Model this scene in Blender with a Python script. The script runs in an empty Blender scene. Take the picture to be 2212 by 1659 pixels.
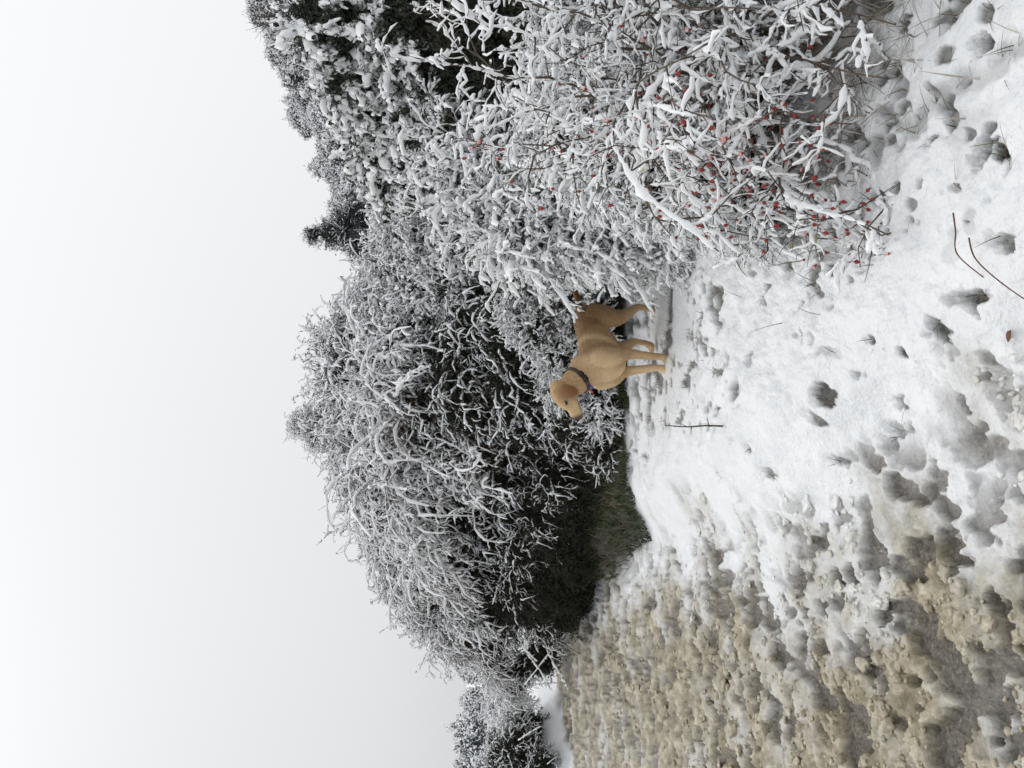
import bpy, bmesh, math, random
import numpy as np
from mathutils import Vector, Matrix, Euler

# ------------------------------------------------------------------ camera, sky, sun, exposure
S = bpy.context.scene
COL = S.collection
CAM_H = 1.55
PITCH = math.radians(3.5)           # looking slightly down; the phone was held upright, the file lies on its side
FWD = np.array([0, math.cos(PITCH), -math.sin(PITCH)])
UPV = np.array([0, math.sin(PITCH), math.cos(PITCH)])
cd = bpy.data.cameras.new("camera"); cam = bpy.data.objects.new("camera", cd); COL.objects.link(cam)
cd.sensor_fit = 'HORIZONTAL'; cd.sensor_width = 36; cd.lens = 28; cd.clip_start = .05; cd.clip_end = 600
cx, cy, cz = -UPV, np.array([1., 0, 0]), -FWD
cam.matrix_world = Matrix(((cx[0], cy[0], cz[0], 0), (cx[1], cy[1], cz[1], 0), (cx[2], cy[2], cz[2], CAM_H), (0, 0, 0, 1)))
S.camera = cam

w = bpy.data.worlds.new("World"); S.world = w; w.use_nodes = True
nt = w.node_tree; nt.nodes.clear()
def N(nt, t, **k):
    n = nt.nodes.new(t)
    for a, b in k.items(): setattr(n, a, b)
    return n
SUN_EL, SUN_ROT = 48, -35
sky = N(nt, 'ShaderNodeTexSky', sky_type='NISHITA', sun_disc=False)
sky.sun_elevation = math.radians(SUN_EL); sky.sun_rotation = math.radians(SUN_ROT); sky.dust_density = 6
hs = N(nt, 'ShaderNodeHueSaturation'); hs.inputs['Saturation'].default_value = .25; hs.inputs['Value'].default_value = .10
tc = N(nt, 'ShaderNodeTexCoord'); sp = N(nt, 'ShaderNodeSeparateXYZ')
fx = N(nt, 'ShaderNodeMath', operation='MULTIPLY_ADD'); fx.inputs[1].default_value = .20; fx.inputs[2].default_value = .835     # thinner cloud, so brighter, to the right
fz = N(nt, 'ShaderNodeMath', operation='MULTIPLY_ADD'); fz.inputs[1].default_value = .09
nz = N(nt, 'ShaderNodeTexNoise'); nz.inputs['Scale'].default_value = 1.3; nz.inputs['Detail'].default_value = 2
nm = N(nt, 'ShaderNodeMath', operation='MULTIPLY_ADD'); nm.inputs[1].default_value = .06; nm.inputs[2].default_value = -.03
ad2 = N(nt, 'ShaderNodeMath', operation='ADD')
zz_ = N(nt, 'ShaderNodeMath', operation='MULTIPLY'); zq = N(nt, 'ShaderNodeMath', operation='MULTIPLY_ADD'); zq.inputs[1].default_value = .30   # an overcast sky grows brighter towards the zenith
tint = N(nt, 'ShaderNodeVectorMath', operation='SCALE'); tint.inputs[0].default_value = (.983, 1.0, 1.018)
mix = N(nt, 'ShaderNodeMix', data_type='RGBA'); mix.inputs['Factor'].default_value = .90
bg = N(nt, 'ShaderNodeBackground'); bg.inputs['Strength'].default_value = 1.0
wo = N(nt, 'ShaderNodeOutputWorld')
L = nt.links.new
L(tc.outputs['Generated'], sp.inputs[0]); L(sp.outputs['X'], fx.inputs[0]); L(sp.outputs['Z'], fz.inputs[0]); L(fx.outputs[0], fz.inputs[2])
L(tc.outputs['Generated'], nz.inputs['Vector']); L(nz.outputs['Fac'], nm.inputs[0])
L(sp.outputs['Z'], zz_.inputs[0]); L(sp.outputs['Z'], zz_.inputs[1]); L(zz_.outputs[0], zq.inputs[0]); L(fz.outputs[0], zq.inputs[2]); L(zq.outputs[0], ad2.inputs[0]); L(nm.outputs[0], ad2.inputs[1]); L(ad2.outputs[0], tint.inputs['Scale'])
L(sky.outputs[0], hs.inputs['Color']); L(hs.outputs[0], mix.inputs['A']); L(tint.outputs[0], mix.inputs['B'])
L(mix.outputs['Result'], bg.inputs['Color']); L(bg.outputs[0], wo.inputs[0])

sd = bpy.data.lights.new("sun", 'SUN'); sd.energy = .8; sd.angle = math.radians(35); sd.color = (1, .97, .93)
sun = bpy.data.objects.new("sun", sd); COL.objects.link(sun)
_e, _r = math.radians(SUN_EL), math.radians(SUN_ROT)
sdir = Vector((math.sin(_r) * math.cos(_e), math.cos(_r) * math.cos(_e), math.sin(_e)))
sun.rotation_euler = sdir.to_track_quat('Z', 'Y').to_euler(); sun.location = (0, 0, 30)
S.view_settings.view_transform = 'Standard'; S.view_settings.look = 'None'
S.view_settings.exposure = 0.0; S.view_settings.gamma = 1; S.view_settings.use_curve_mapping = False
S.render.engine = 'CYCLES'
S.cycles.max_bounces = 7; S.cycles.diffuse_bounces = 5; S.cycles.glossy_bounces = 2; S.cycles.transmission_bounces = 2
S.cycles.use_denoising = True

# ------------------------------------------------------------------ helpers
rng = np.random.default_rng(11)
FPX = 1720.0
def at(u, v, Y):
    """point seen at upright picture position (u,v) standing Y metres away along the ground"""
    d = FWD + np.array([1., 0, 0]) * (u - 829.5) / FPX - UPV * (v - 1106) / FPX
    return np.array([0, 0, CAM_H]) + d * (Y / d[1])
def norm(a): return a / np.maximum(np.linalg.norm(a, axis=-1, keepdims=True), 1e-9)
def sstep(a, b, x):
    t = np.clip((x - a) / (b - a), 0, 1); return t * t * (3 - 2 * t)

def hash2(ix, iy, s=0):
    h = (ix.astype(np.int64) * 374761393 + iy.astype(np.int64) * 668265263 + s * 1442695041) & 0xffffffff
    h = ((h ^ (h >> 13)) * 1274126177) & 0xffffffff
    h = ((h ^ (h >> 16)) * 2246822519) & 0xffffffff
    return ((h ^ (h >> 15)) & 0xffffff) / float(0xffffff)
def vnoise(x, y, s=0):
    ix, iy = np.floor(x), np.floor(y); fx, fy = x - ix, y - iy
    fx = fx * fx * (3 - 2 * fx); fy = fy * fy * (3 - 2 * fy)
    a, b = hash2(ix, iy, s), hash2(ix + 1, iy, s); c, d = hash2(ix, iy + 1, s), hash2(ix + 1, iy + 1, s)
    return (a * (1 - fx) + b * fx) * (1 - fy) + (c * (1 - fx) + d * fx) * fy * 1.0
def fbm(x, y, s=0, o=4):
    r = 0; amp = .5; tot = 0
    for i in range(o):
        r = r + amp * vnoise(x, y, s + i); tot += amp; amp *= .5
        x, y = x * 2.03 + .7 * y, y * 2.03 - .7 * x
    return r / tot
def worley(x, y, s=0):
    ix, iy = np.floor(x), np.floor(y); best = np.full(x.shape, 9.); idv = np.zeros(x.shape)
    for dx in (-1, 0, 1):
        for dy in (-1, 0, 1):
            cx_, cy_ = ix + dx, iy + dy
            px, py = cx_ + .1 + .8 * hash2(cx_, cy_, s), cy_ + .1 + .8 * hash2(cx_, cy_, s + 7)
            d = (px - x) ** 2 + (py - y) ** 2
            m = d < best; best = np.where(m, d, best); idv = np.where(m, hash2(cx_, cy_, s + 13), idv)
    return np.sqrt(best), idv

def mesh(name, V, Q=None, T=None, mats=(), smooth=True, mi=None, attrs=None):
    me = bpy.data.meshes.new(name)
    Q = np.zeros((0, 4), np.int32) if Q is None else np.asarray(Q, np.int32)
    T = np.zeros((0, 3), np.int32) if T is None else np.asarray(T, np.int32)
    nl = len(Q) * 4 + len(T) * 3
    me.vertices.add(len(V)); me.vertices.foreach_set('co', np.ascontiguousarray(V, np.float32).ravel())
    me.loops.add(nl); me.loops.foreach_set('vertex_index', np.concatenate([Q.ravel(), T.ravel()]).astype(np.int32))
    me.polygons.add(len(Q) + len(T))
    me.polygons.foreach_set('loop_start', np.concatenate([np.arange(len(Q)) * 4, len(Q) * 4 + np.arange(len(T)) * 3]).astype(np.int32))
    if smooth: me.polygons.foreach_set('use_smooth', np.ones(len(Q) + len(T), bool))
    for m in mats: me.materials.append(m)
    if mi is not None: me.polygons.foreach_set('material_index', np.asarray(mi, np.int32))
    me.update(calc_edges=True)
    for k, a in (attrs or {}).items():
        at_ = me.attributes.new(k, 'FLOAT', 'POINT'); at_.data.foreach_set('value', np.asarray(a, np.float32).ravel())
    return me
def obj(name, me, parent=None, loc=None, rotz=0, scale=None):
    o = bpy.data.objects.new(name, me); COL.objects.link(o)
    if parent: o.parent = parent
    if loc is not None: o.location = loc
    if rotz: o.rotation_euler = (0, 0, rotz)
    if scale is not None: o.scale = scale if hasattr(scale, '__len__') else (scale,) * 3
    return o
def tag(o, label=None, cat=None, group=None, kind=None):
    for k, v in (('label', label), ('category', cat), ('group', group), ('kind', kind)):
        if v: o[k] = v
    return o
def empty(name, loc, rotz=0):
    o = bpy.data.objects.new(name, None); COL.objects.link(o); o.location = loc; o.rotation_euler = (0, 0, rotz)
    o.empty_display_size = .1
    return o

class Geo:
    def __init__(s): s.V = []; s.Q = []; s.T = []; s.n = 0; s.A = []; s.M = []
    def add(s, V, Q=None, T=None, a=0.):
        V = V.reshape(-1, 3)
        if Q is not None: s.Q.append(Q.reshape(-1, 4) + s.n)
        if T is not None: s.T.append(T.reshape(-1, 3) + s.n)
        s.V.append(V); s.n += len(V)
        s.A.append(np.broadcast_to(np.asarray(a, float), (len(V),)))
    def mesh(s, name, mats, smooth=True, attr=None):
        return mesh(name, np.concatenate(s.V) if s.V else np.zeros((0, 3)), np.concatenate(s.Q) if s.Q else None,
                    np.concatenate(s.T) if s.T else None, mats, smooth, None, {attr: np.concatenate(s.A)} if attr else None)

def tubes(P, Rd, sides, jit=0., rg=rng):
    """P (n,r,3), Rd (n,r) -> verts, quads (closed by pinching the end rings)"""
    n, r, _ = P.shape
    t = np.gradient(P, axis=1); t = norm(t)
    ref = np.zeros_like(t); ref[..., 2] = 1.
    m = np.abs(t[..., 2:3]) > .93
    ref = np.where(m, np.array([1., 0, 0]), ref)
    a = norm(np.cross(t, ref)); b = np.cross(t, a)
    an = np.arange(sides) / sides * 2 * np.pi
    R_ = Rd[..., None] * (1 + jit * rg.uniform(-1, 1, (n, r, sides))) if jit else np.repeat(Rd[..., None], sides, -1)
    V = P[:, :, None] + R_[..., None] * (np.cos(an)[:, None] * a[:, :, None] + np.sin(an)[:, None] * b[:, :, None])
    i = np.arange(n)[:, None, None] * r * sides; j = np.arange(r - 1)[None, :, None] * sides
    k = np.arange(sides)[None, None]; k2 = (k + 1) % sides
    Q = np.stack([i + j + k, i + j + k2, i + j + sides + k2, i + j + sides + k], -1)
    return V.reshape(-1, 3), Q.reshape(-1, 4)

def grow(rg, p, d, Ln, R, droop=0., wob=.1):
    n = len(p); P = np.zeros((n, R, 3)); P[:, 0] = p; d = norm(d.copy())
    for i in range(1, R):
        d = d + rg.normal(0, wob, (n, 3)); d[:, 2] -= droop; d = norm(d)
        P[:, i] = P[:, i - 1] + d * (Ln / (R - 1))[:, None]
    return P
def shoots(rg, P, k, f0=.15, f1=1., a0=30, a1=70):
    n, r, _ = P.shape
    f = f0 + (f1 - f0) * (np.arange(k)[None] + rg.random((n, k))) / k
    x = np.clip(f * (r - 1), 0, r - 1.001); i = x.astype(int); fr = (x - i)[..., None]
    ar = np.arange(n)[:, None]
    p = P[ar, i] * (1 - fr) + P[ar, i + 1] * fr; t = norm(P[ar, i + 1] - P[ar, i])
    pr = norm(np.cross(t, rg.normal(size=t.shape))); ang = np.radians(rg.uniform(a0, a1, (n, k)))[..., None]
    d = t * np.cos(ang) + pr * np.sin(ang)
    return p.reshape(-1, 3), d.reshape(-1, 3), f.reshape(-1)
def snow_on(rg, geo, P, r0, sides=6, drop=.12, lump=.35, vert=.4, tip=.55):
    """lumpy snow lying along twigs P: thick where the twig is level, thinner where it is steep, here and there fallen off"""
    n, r, _ = P.shape
    t = norm(np.gradient(P, axis=1)); hz = np.sqrt(np.clip(1 - t[..., 2] ** 2, 0, 1))
    keep = rg.random(n) > drop
    P, t, hz = P[keep], t[keep], hz[keep]; n = len(P)
    if n == 0: return
    rr = r0 * 1.08 * (vert + (1 - vert) * hz) * (1 + lump * rg.uniform(-1, 1, (n, r))) * rg.uniform(.65, 1.3, (n, 1))
    rr *= np.where(rg.random((n, r)) < .17, .38, 1.); rr[:, 0] *= .5; rr[:, -1] *= tip
    Pn = P + rg.normal(0, .22, P.shape) * rr[..., None]; Pn[..., 2] += rr * .55
    ext = norm(P[:, -1] - P[:, -2]) * r0 * .5; Pn[:, -1] += ext
    V, Q = tubes(Pn, rr, sides, .16, rg); geo.add(V, Q)

# ------------------------------------------------------------------ materials
def mat(name, rough=.8):
    m = bpy.data.materials.new(name); m.use_nodes = True
    b = m.node_tree.nodes['Principled BSDF']; b.inputs['Roughness'].default_value = rough
    return m, m.node_tree, b
def col_noise(nt, b, c1, c2, scale, detail=3, coord='Object', p0=.35, p1=.65):
    tc = N(nt, 'ShaderNodeTexCoord'); n = N(nt, 'ShaderNodeTexNoise'); n.inputs['Scale'].default_value = scale; n.inputs['Detail'].default_value = detail
    r = N(nt, 'ShaderNodeValToRGB'); r.color_ramp.elements[0].color = (*c1, 1); r.color_ramp.elements[1].color = (*c2, 1)
    r.color_ramp.elements[0].position = p0; r.color_ramp.elements[1].position = p1
    nt.links.new(tc.outputs[coord], n.inputs['Vector']); nt.links.new(n.outputs['Fac'], r.inputs['Fac'])
    if b: nt.links.new(r.outputs['Color'], b.inputs['Base Color'])
    return r, tc
def bump(nt, b, tc, scale, strength, dist, detail=4, coord='Object'):
    n = N(nt, 'ShaderNodeTexNoise'); n.inputs['Scale'].default_value = scale; n.inputs['Detail'].default_value = detail
    bp = N(nt, 'ShaderNodeBump'); bp.inputs['Strength'].default_value = strength; bp.inputs['Distance'].default_value = dist
    nt.links.new(tc.outputs[coord], n.inputs['Vector']); nt.links.new(n.outputs['Fac'], bp.inputs['Height']); nt.links.new(bp.outputs[0], b.inputs['Normal'])

M_SNOW, t_, b_ = mat("snow", .65)
r_, tc_ = col_noise(t_, b_, (.86, .875, .89), (.93, .935, .94), 6)
bump(t_, b_, tc_, 160, .5, .004)
M_RIME, t_, b_ = mat("rime_snow", .7)
r_, tc_ = col_noise(t_, b_, (.84, .855, .88), (.93, .935, .94), 25)
bump(t_, b_, tc_, 220, .5, .003)
M_PINK, t_, b_ = mat("snow_on_hips", .6)
col_noise(t_, b_, (.62, .25, .26), (.85, .70, .70), 60)
M_TWIG, t_, b_ = mat("dark_twig", .85); col_noise(t_, b_, (.035, .027, .022), (.085, .062, .048), 30)
M_RUST, t_, b_ = mat("rusty_twig", .85); col_noise(t_, b_, (.10, .045, .03), (.17, .085, .06), 30)
M_CANE, t_, b_ = mat("briar_cane", .7); col_noise(t_, b_, (.05, .035, .03), (.11, .085, .06), 20)
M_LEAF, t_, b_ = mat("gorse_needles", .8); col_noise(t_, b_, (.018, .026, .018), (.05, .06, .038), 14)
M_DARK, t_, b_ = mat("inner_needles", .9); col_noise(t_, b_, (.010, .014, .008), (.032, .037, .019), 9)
M_FAR, t_, b_ = mat("far_gorse_needles", .85); col_noise(t_, b_, (.032, .040, .043), (.075, .086, .09), 5)
M_BROWN, t_, b_ = mat('brown_bramble_stems', .85); col_noise(t_, b_, (.035, .02, .014), (.105, .062, .042), 9)
M_FARPINE, t_, b_ = mat("far_pine_needles", .85); col_noise(t_, b_, (.028, .036, .036), (.06, .07, .068), 5)
M_FROSTED, t_, b_ = mat("frosted_dead_grass", .85); col_noise(t_, b_, (.17, .145, .115), (.50, .47, .43), 12)
M_STRAW, t_, b_ = mat("dead_grass", .85); col_noise(t_, b_, (.06, .052, .03), (.17, .145, .09), 9)
M_GREEN, t_, b_ = mat("green_grass", .7); col_noise(t_, b_, (.02, .036, .010), (.05, .075, .022), 7)
M_HIP, t_, b_ = mat("rose_hip_skin", .3); col_noise(t_, b_, (.20, .010, .014), (.34, .025, .02), 40)
M_SEPAL, t_, b_ = mat("dry_sepal", .8); b_.inputs['Base Color'].default_value = (.03, .025, .02, 1)

def ground_mat(name, rows, rough):
    """colours blended by what lies there: 'snowy', 'slushy' and 'bare' are amounts stored on the ground mesh"""
    m, t, b = mat(name, rough)
    return m, t, b
# ------------------------------------------------------------------ terrain
def x_right(y): return -.30 * (y - 2.2) - .20 + .10 * np.sin(y * 1.3) + .05 * np.sin(y * 3.1)     # right edge of the road
def x_left(y): return -5.25 + .23 * (y - 10.9) + .06 * np.sin(y * .9)                              # left edge
DOG_Z = at(887, 1450, 5.2)[2] + .03
HOLES = [(1330, 2150, 48, .12, 1), (1560, 2150, 36, .12, 1), (1140, 2170, 42, .06, .7), (1010, 2085, 46, .09, .9), (948, 1995, 34, .08, .8), (1010, 2045, 22, .05, .3),
         (790, 1872, 24, .07, .8), (885, 1640, 24, .06, .45), (800, 1770, 34, .06, .9), (755, 1750, 24, .05, .7), (925, 1875, 20, .05, .8), (790, 1985, 26, .06, .8),
         (870, 2160, 30, .07, .6), (810, 2075, 60, .06, .25), (850, 1830, 20, .04, .5), (1010, 1660, 14, .04, .5), (960, 1585, 14, .03, .4), (700, 1580, 16, .03, .4),
         (900, 1920, 16, .04, .9), (1245, 2060, 14, .04, 1), (1180, 2110, 12, .04, 1), (1480, 2120, 22, .06, .9), (1420, 2080, 26, .06, .8), (1350, 2040, 22, .06, .9),
         (1600, 2080, 22, .05, .9), (1500, 1960, 22, .06, .9), (1610, 1990, 26, .06, .9), (640, 1600, 14, .03, .5), (560, 1610, 20, .03, .5), (520, 1640, 20, .04, .4),
         (690, 1700, 20, .04, .4), (640, 1720, 18, .05, .6), (730, 1850, 30, .05, .5), (700, 1930, 26, .05, .4), (660, 1840, 22, .05, .6), (1090, 1640, 10, .03, .8),
         (1000, 1750, 12, .03, .6), (1120, 1860, 14, .04, .9), (1160, 1790, 13, .04, .9), (860, 1560, 12, .03, .4), (930, 1500, 10, .03, .5), (780, 1510, 10, .03, .5)]
PITS = [(470, 2090, 62), (470, 2010, 44), (500, 1905, 40), (240, 1870, 42), (215, 2080, 80), (560, 1840, 44), (400, 1750, 40), (90, 1690, 40), (160, 1790, 36),
        (40, 2060, 70), (700, 1960, 44), (330, 1640, 34), (270, 1560, 30), (610, 1960, 40), (150, 1580, 26), (330, 1930, 30), (60, 1890, 40), (690, 2120, 60),
        (560, 2180, 44), (360, 2180, 36), (540, 1700, 30), (440, 1620, 26), (620, 2060, 36), (120, 2190, 50), (250, 1690, 26), (420, 1860, 30)]
def on_plane(u, v, z):
    d = at(u, v, 1.) - np.array([0, 0, CAM_H]); s = (z - CAM_H) / d[2]
    return d[0] * s, d[1] * s
def smooth_ground(x, y):
    d = x - x_right(y)
    z = .20 * sstep(-.05, .55, d) + .045 * np.clip(d - .5, 0, 3) * sstep(8, 5, y)
    z = z + .55 * sstep(6.6, 9.5, y) * sstep(.0, 1.2, d)                                   # bank under the hedge
    hill = (2.6 + .43 * np.clip(x, -3, 60)) * sstep(10, 44, y) * sstep(-4, 8, x)
    z = z + np.clip(hill, 0, 40)
    dl = x_left(y) - x
    z = z + .30 * sstep(.0, .7, dl) + .02 * np.clip(dl, 0, 20)
    fr = sstep(15.0, 19, y) * sstep(2.0, .5, d)                                             # the road dips behind a snow bank as it bends away
    z = z + .12 * fr
    return z
def full_ground(x, y):
    z = smooth_ground(x, y)
    d = x - x_right(y); dl = x_left(y) - x
    nearw = sstep(14, 5, y)
    edge = fbm(x * 3.2, y * 3.2, 3, 3) - .5
    slush = sstep(.28, -.28, d + edge * .9) * sstep(.15, -.15, dl + edge * .5) * sstep(17.5, 15.5, y)
    white = sstep(-.75, .30, d + edge * 1.1 + .25 * (fbm(x * 9, y * 9, 5, 2) - .5))            # how clean the snow is
    white = np.maximum(white, sstep(-.2, .25, dl + edge * .5)); white = np.maximum(white, sstep(14.5, 17, y))
    # the verge: soft drifts, small knobs over buried grass
    n1 = fbm(x * 2.2, y * 2.2, 21, 4) - .5; n2 = fbm(x * 9, y * 9, 31, 4) - .5; n3 = fbm(x * 34, y * 34, 41, 3) - .5
    verge = .10 * n1 + .055 * n2 + .016 * n3
    tus = sstep(.60, .74, fbm(x * 6.5, y * 6.5, 61, 3)) * sstep(.5, 1.3, d)
    tu2 = sstep(.66, .76, fbm(x * 17, y * 15, 65, 2)) * sstep(.35, .8, d) * sstep(.42, .6, fbm(x * 2.1, y * 2.1, 67, 2))
    verge = verge - .035 * tus - .018 * tu2
    bare = np.maximum(tus * .8, tu2 * .75)
    # the road: wet lumps of brown slush trodden and driven over
    wx, wy = x + .05 * n2 + .03 * n3, y + .05 * (fbm(x * 9 + 40, y * 9, 33, 3) - .5) + .03 * (fbm(x * 34 + 9, y * 34, 43, 2) - .5)
    w1, i1 = worley(wx * 13, wy * 13, 71); w2, i2 = worley(wx * 29, wy * 29, 81); w3, i3 = worley(wx * 58, wy * 58, 87)
    l1, l2, l3 = (np.sqrt(np.clip(1 - np.clip(w * k_, 0, 1) ** 2, 0, 1)) * (.25 + .75 * i) for w, i, k_ in ((w1, i1, 1.15), (w2, i2, 1.2), (w3, i3, 1.2)))
    b1 = fbm(x * 7.6, y * 6.4, 91, 3); pit = sstep(.38, .30, b1)
    b2 = fbm(x * 11, y * 9, 95, 3); pit = np.maximum(pit, .9 * sstep(.42, .33, b2))
    for (u, v, r) in PITS:
        px, py = on_plane(u, v, 0.); rr = r / FPX * py * .78
        q = np.sqrt((x - px) ** 2 / 1.0 + ((y - py) / 1.1) ** 2) + .022 * (n2 * 2 + n3 * 2)
        pit = np.maximum(pit, sstep(rr * 1.15, rr * .8, q))
    thick = (1 - pit) * (.55 + .45 * b1 * 1.2)
    road = .036 * thick + (.021 * l1 + .013 * l2) * (1 - .45 * pit) + .008 * l3 * (1 - .3 * pit) + .04 * n2 + .014 * n3
    z = z + slush * road + (1 - slush) * (verge + .03)
    kd = np.exp(-(((x - .22) / .75) ** 2 + ((y - 5.15) / .75) ** 2) ** 2); z = z * (1 - kd) + (DOG_Z + .25 * verge * (1 - slush)) * kd     # trodden level where the dog stands
    hb = 0 * x
    for (u, v, r, dp, dk) in HOLES:
        px, py = on_plane(u, v, .2 if u > 700 else .05); rr = r / FPX * py * .68
        q = np.sqrt((x - px) ** 2 + ((y - py) / 1.5) ** 2) / rr + 1.1 * n2 + 1.6 * n3
        k = sstep(1.15, .55, q); z = z - dp * .55 * k
        hb = np.maximum(hb, sstep(1.05, .72, q + .5 * (y - py) / rr / 1.7 * .6) * dk)
    bare = np.maximum(bare, hb)
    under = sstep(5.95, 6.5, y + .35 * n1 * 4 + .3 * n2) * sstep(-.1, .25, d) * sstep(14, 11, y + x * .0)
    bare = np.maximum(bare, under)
    wet = pit * slush
    return z, slush, white, bare, wet, i1 * .5 + i2 * .5

def grid():
    ys = []
    y = -6.0
    while y < 160:
        ys.append(y)
        if y < 1.35: y += .18
        else: y += max(.0075, y * y / (1.5 * 796) * 1.7) if y < 14 else y * .035
    ts = np.concatenate([-np.geomspace(6, .63, 40)[:-1], np.linspace(-.62, .62, 560), np.geomspace(.63, 6, 40)[1:]])
    ys = np.array(ys)
    return np.meshgrid(ts, ys)
TS, YS = grid()
Xg = TS * np.maximum(YS, 1.6) ; Yg = YS
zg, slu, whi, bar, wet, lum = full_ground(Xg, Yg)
nr, nc = Xg.shape
idx = np.arange(nr * nc).reshape(nr, nc)
Qg = np.stack([idx[:-1, :-1], idx[:-1, 1:], idx[1:, 1:], idx[1:, :-1]], -1).reshape(-1, 4)
Vg = np.stack([Xg, Yg, zg], -1).reshape(-1, 3)
isroad = (slu.ravel()[Qg].mean(1) > .5)
print('ground', nr, nc, len(Qg))

def ramp_node(t, stops, fac):
    r = N(t, 'ShaderNodeValToRGB'); e = r.color_ramp.elements
    e[0].position, e[0].color = stops[0][0], (*stops[0][1], 1); e[1].position, e[1].color = stops[-1][0], (*stops[-1][1], 1)
    for p, c in stops[1:-1]: e.new(p).color = (*c, 1)
    t.links.new(fac, r.inputs['Fac']); return r
def attr(t, n): a = N(t, 'ShaderNodeAttribute', attribute_name=n); return a.outputs['Fac']
def mixc(t, f, a, b):
    m = N(t, 'ShaderNodeMix', data_type='RGBA'); t.links.new(f, m.inputs['Factor'])
    for s, k in ((a, 'A'), (b, 'B')):
        if isinstance(s, tuple): m.inputs[k].default_value = (*s, 1)
        else: t.links.new(s, m.inputs[k])
    return m.outputs['Result']
M_GROUND, t_, b_ = mat("ground_cover", .7)
tc_ = N(t_, 'ShaderNodeTexCoord')
def tex(scale, detail=4):
    n = N(t_, 'ShaderNodeTexNoise'); n.inputs['Scale'].default_value = scale; n.inputs['Detail'].default_value = detail
    t_.links.new(tc_.outputs['Object'], n.inputs['Vector']); return n.outputs['Fac']
snowc = ramp_node(t_, [(.3, (.77, .785, .80)), (.7, (.86, .87, .88))], tex(5)).outputs['Color']
tn_ = N(t_, 'ShaderNodeMath', operation='MULTIPLY_ADD'); t_.links.new(attr(t_, 'tint'), tn_.inputs[0]); tn_.inputs[1].default_value = .5; t_.links.new(tex(11, 6), tn_.inputs[2])
slc = ramp_node(t_, [(.45, (.17, .145, .095)), (.75, (.31, .27, .185)), (1.0, (.52, .47, .355))], tn_.outputs[0]).outputs['Color']
grey = ramp_node(t_, [(.3, (.50, .49, .46)), (.7, (.70, .70, .69))], tex(16, 5)).outputs['Color']
gritc = ramp_node(t_, [(.35, (.05, .042, .033)), (.55, (.10, .085, .068)), (.75, (.24, .21, .17))], tex(70, 6)).outputs['Color']
soil = ramp_node(t_, [(.35, (.02, .02, .014)), (.6, (.06, .055, .038)), (.78, (.14, .13, .10))], tex(28, 6)).outputs['Color']
wh = attr(t_, 'white')
slc = mixc(t_, ramp_node(t_, [(.50, (0, 0, 0)), (.66, (.75, .75, .75))], tex(1.7, 3)).outputs['Color'], slc, grey)      # patches of cleaner, greyer slush
c1 = mixc(t_, ramp_node(t_, [(.05, (0, 0, 0)), (.45, (1, 1, 1))], wh).outputs['Color'], slc, grey)
c2 = mixc(t_, ramp_node(t_, [(.45, (0, 0, 0)), (.9, (1, 1, 1))], wh).outputs['Color'], c1, snowc)
wm = N(t_, 'ShaderNodeMath', operation='MULTIPLY'); t_.links.new(attr(t_, 'wet'), wm.inputs[0]); wm.inputs[1].default_value = .93
c3 = mixc(t_, wm.outputs[0], c2, gritc)
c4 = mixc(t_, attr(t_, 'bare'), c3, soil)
t_.links.new(c4, b_.inputs['Base Color'])
rr_ = N(t_, 'ShaderNodeMapRange'); t_.links.new(attr(t_, 'wet'), rr_.inputs['Value']); rr_.inputs['To Min'].default_value = .55; rr_.inputs['To Max'].default_value = .38
b_.inputs['Specular IOR Level'].default_value = .4
t_.links.new(rr_.outputs[0], b_.inputs['Roughness'])
bump(t_, b_, tc_, 70, .8, .012, 8)

def sub(name, sel, kind):
    q = Qg[sel]; u, inv = np.unique(q, return_inverse=True)
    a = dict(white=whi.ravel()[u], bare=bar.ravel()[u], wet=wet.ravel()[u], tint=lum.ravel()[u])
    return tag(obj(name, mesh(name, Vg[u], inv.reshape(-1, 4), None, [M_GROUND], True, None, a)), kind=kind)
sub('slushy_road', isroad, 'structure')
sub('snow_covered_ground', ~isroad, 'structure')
def gz(x, y): return float(full_ground(np.array([x]), np.array([y]))[0][0])

# ------------------------------------------------------------------ loose slush on the road
ICO = None
def ico(sub):
    bm = bmesh.new(); bmesh.ops.create_icosphere(bm, subdivisions=sub, radius=1)
    V = np.array([v.co[:] for v in bm.verts]); T = np.array([[v.index for v in f.verts] for f in bm.faces]); bm.free(); return V, T
def lumps_mesh(rg, pos, size, V0, T0, flat=.6, jit=.12):
    n = len(pos); k = len(V0); base = np.repeat(V0[None], n, 0); sh = np.zeros((n, k))
    for i in range(9):
        d = norm(rg.normal(size=(n, 3))); a = np.einsum('kd,nd->nk', V0, d)
        sh += np.where(a > rg.uniform(.2, .7, (n, 1)), rg.uniform(-.35, .45, (n, 1)), 0) + .25 * np.sin(a * rg.uniform(3, 7, (n, 1)) + rg.uniform(0, 6, (n, 1))) * .5
    base = base * np.clip(1 + sh * .55 + rg.normal(0, jit, (n, k)), .35, 1.8)[..., None]
    sc = rg.uniform(.6, 1.4, (n, 1, 3)); sc[..., 2] *= flat
    a = rg.uniform(0, 6.28, n); c, s = np.cos(a)[:, None], np.sin(a)[:, None]
    B = base * sc * size[:, None, None]
    V = np.stack([B[..., 0] * c - B[..., 1] * s, B[..., 0] * s + B[..., 1] * c, B[..., 2]], -1) + pos[:, None]
    T = T0[None] + (np.arange(n) * k)[:, None, None]
    return V.reshape(-1, 3), T.reshape(-1, 3)
M_SLUSH, t_, b_ = mat("wet_slush", .35)
tc_ = N(t_, 'ShaderNodeTexCoord')
n1_ = N(t_, 'ShaderNodeTexNoise'); n1_.inputs['Scale'].default_value = 13; n1_.inputs['Detail'].default_value = 5
t_.links.new(tc_.outputs['Object'], n1_.inputs['Vector'])
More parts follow.
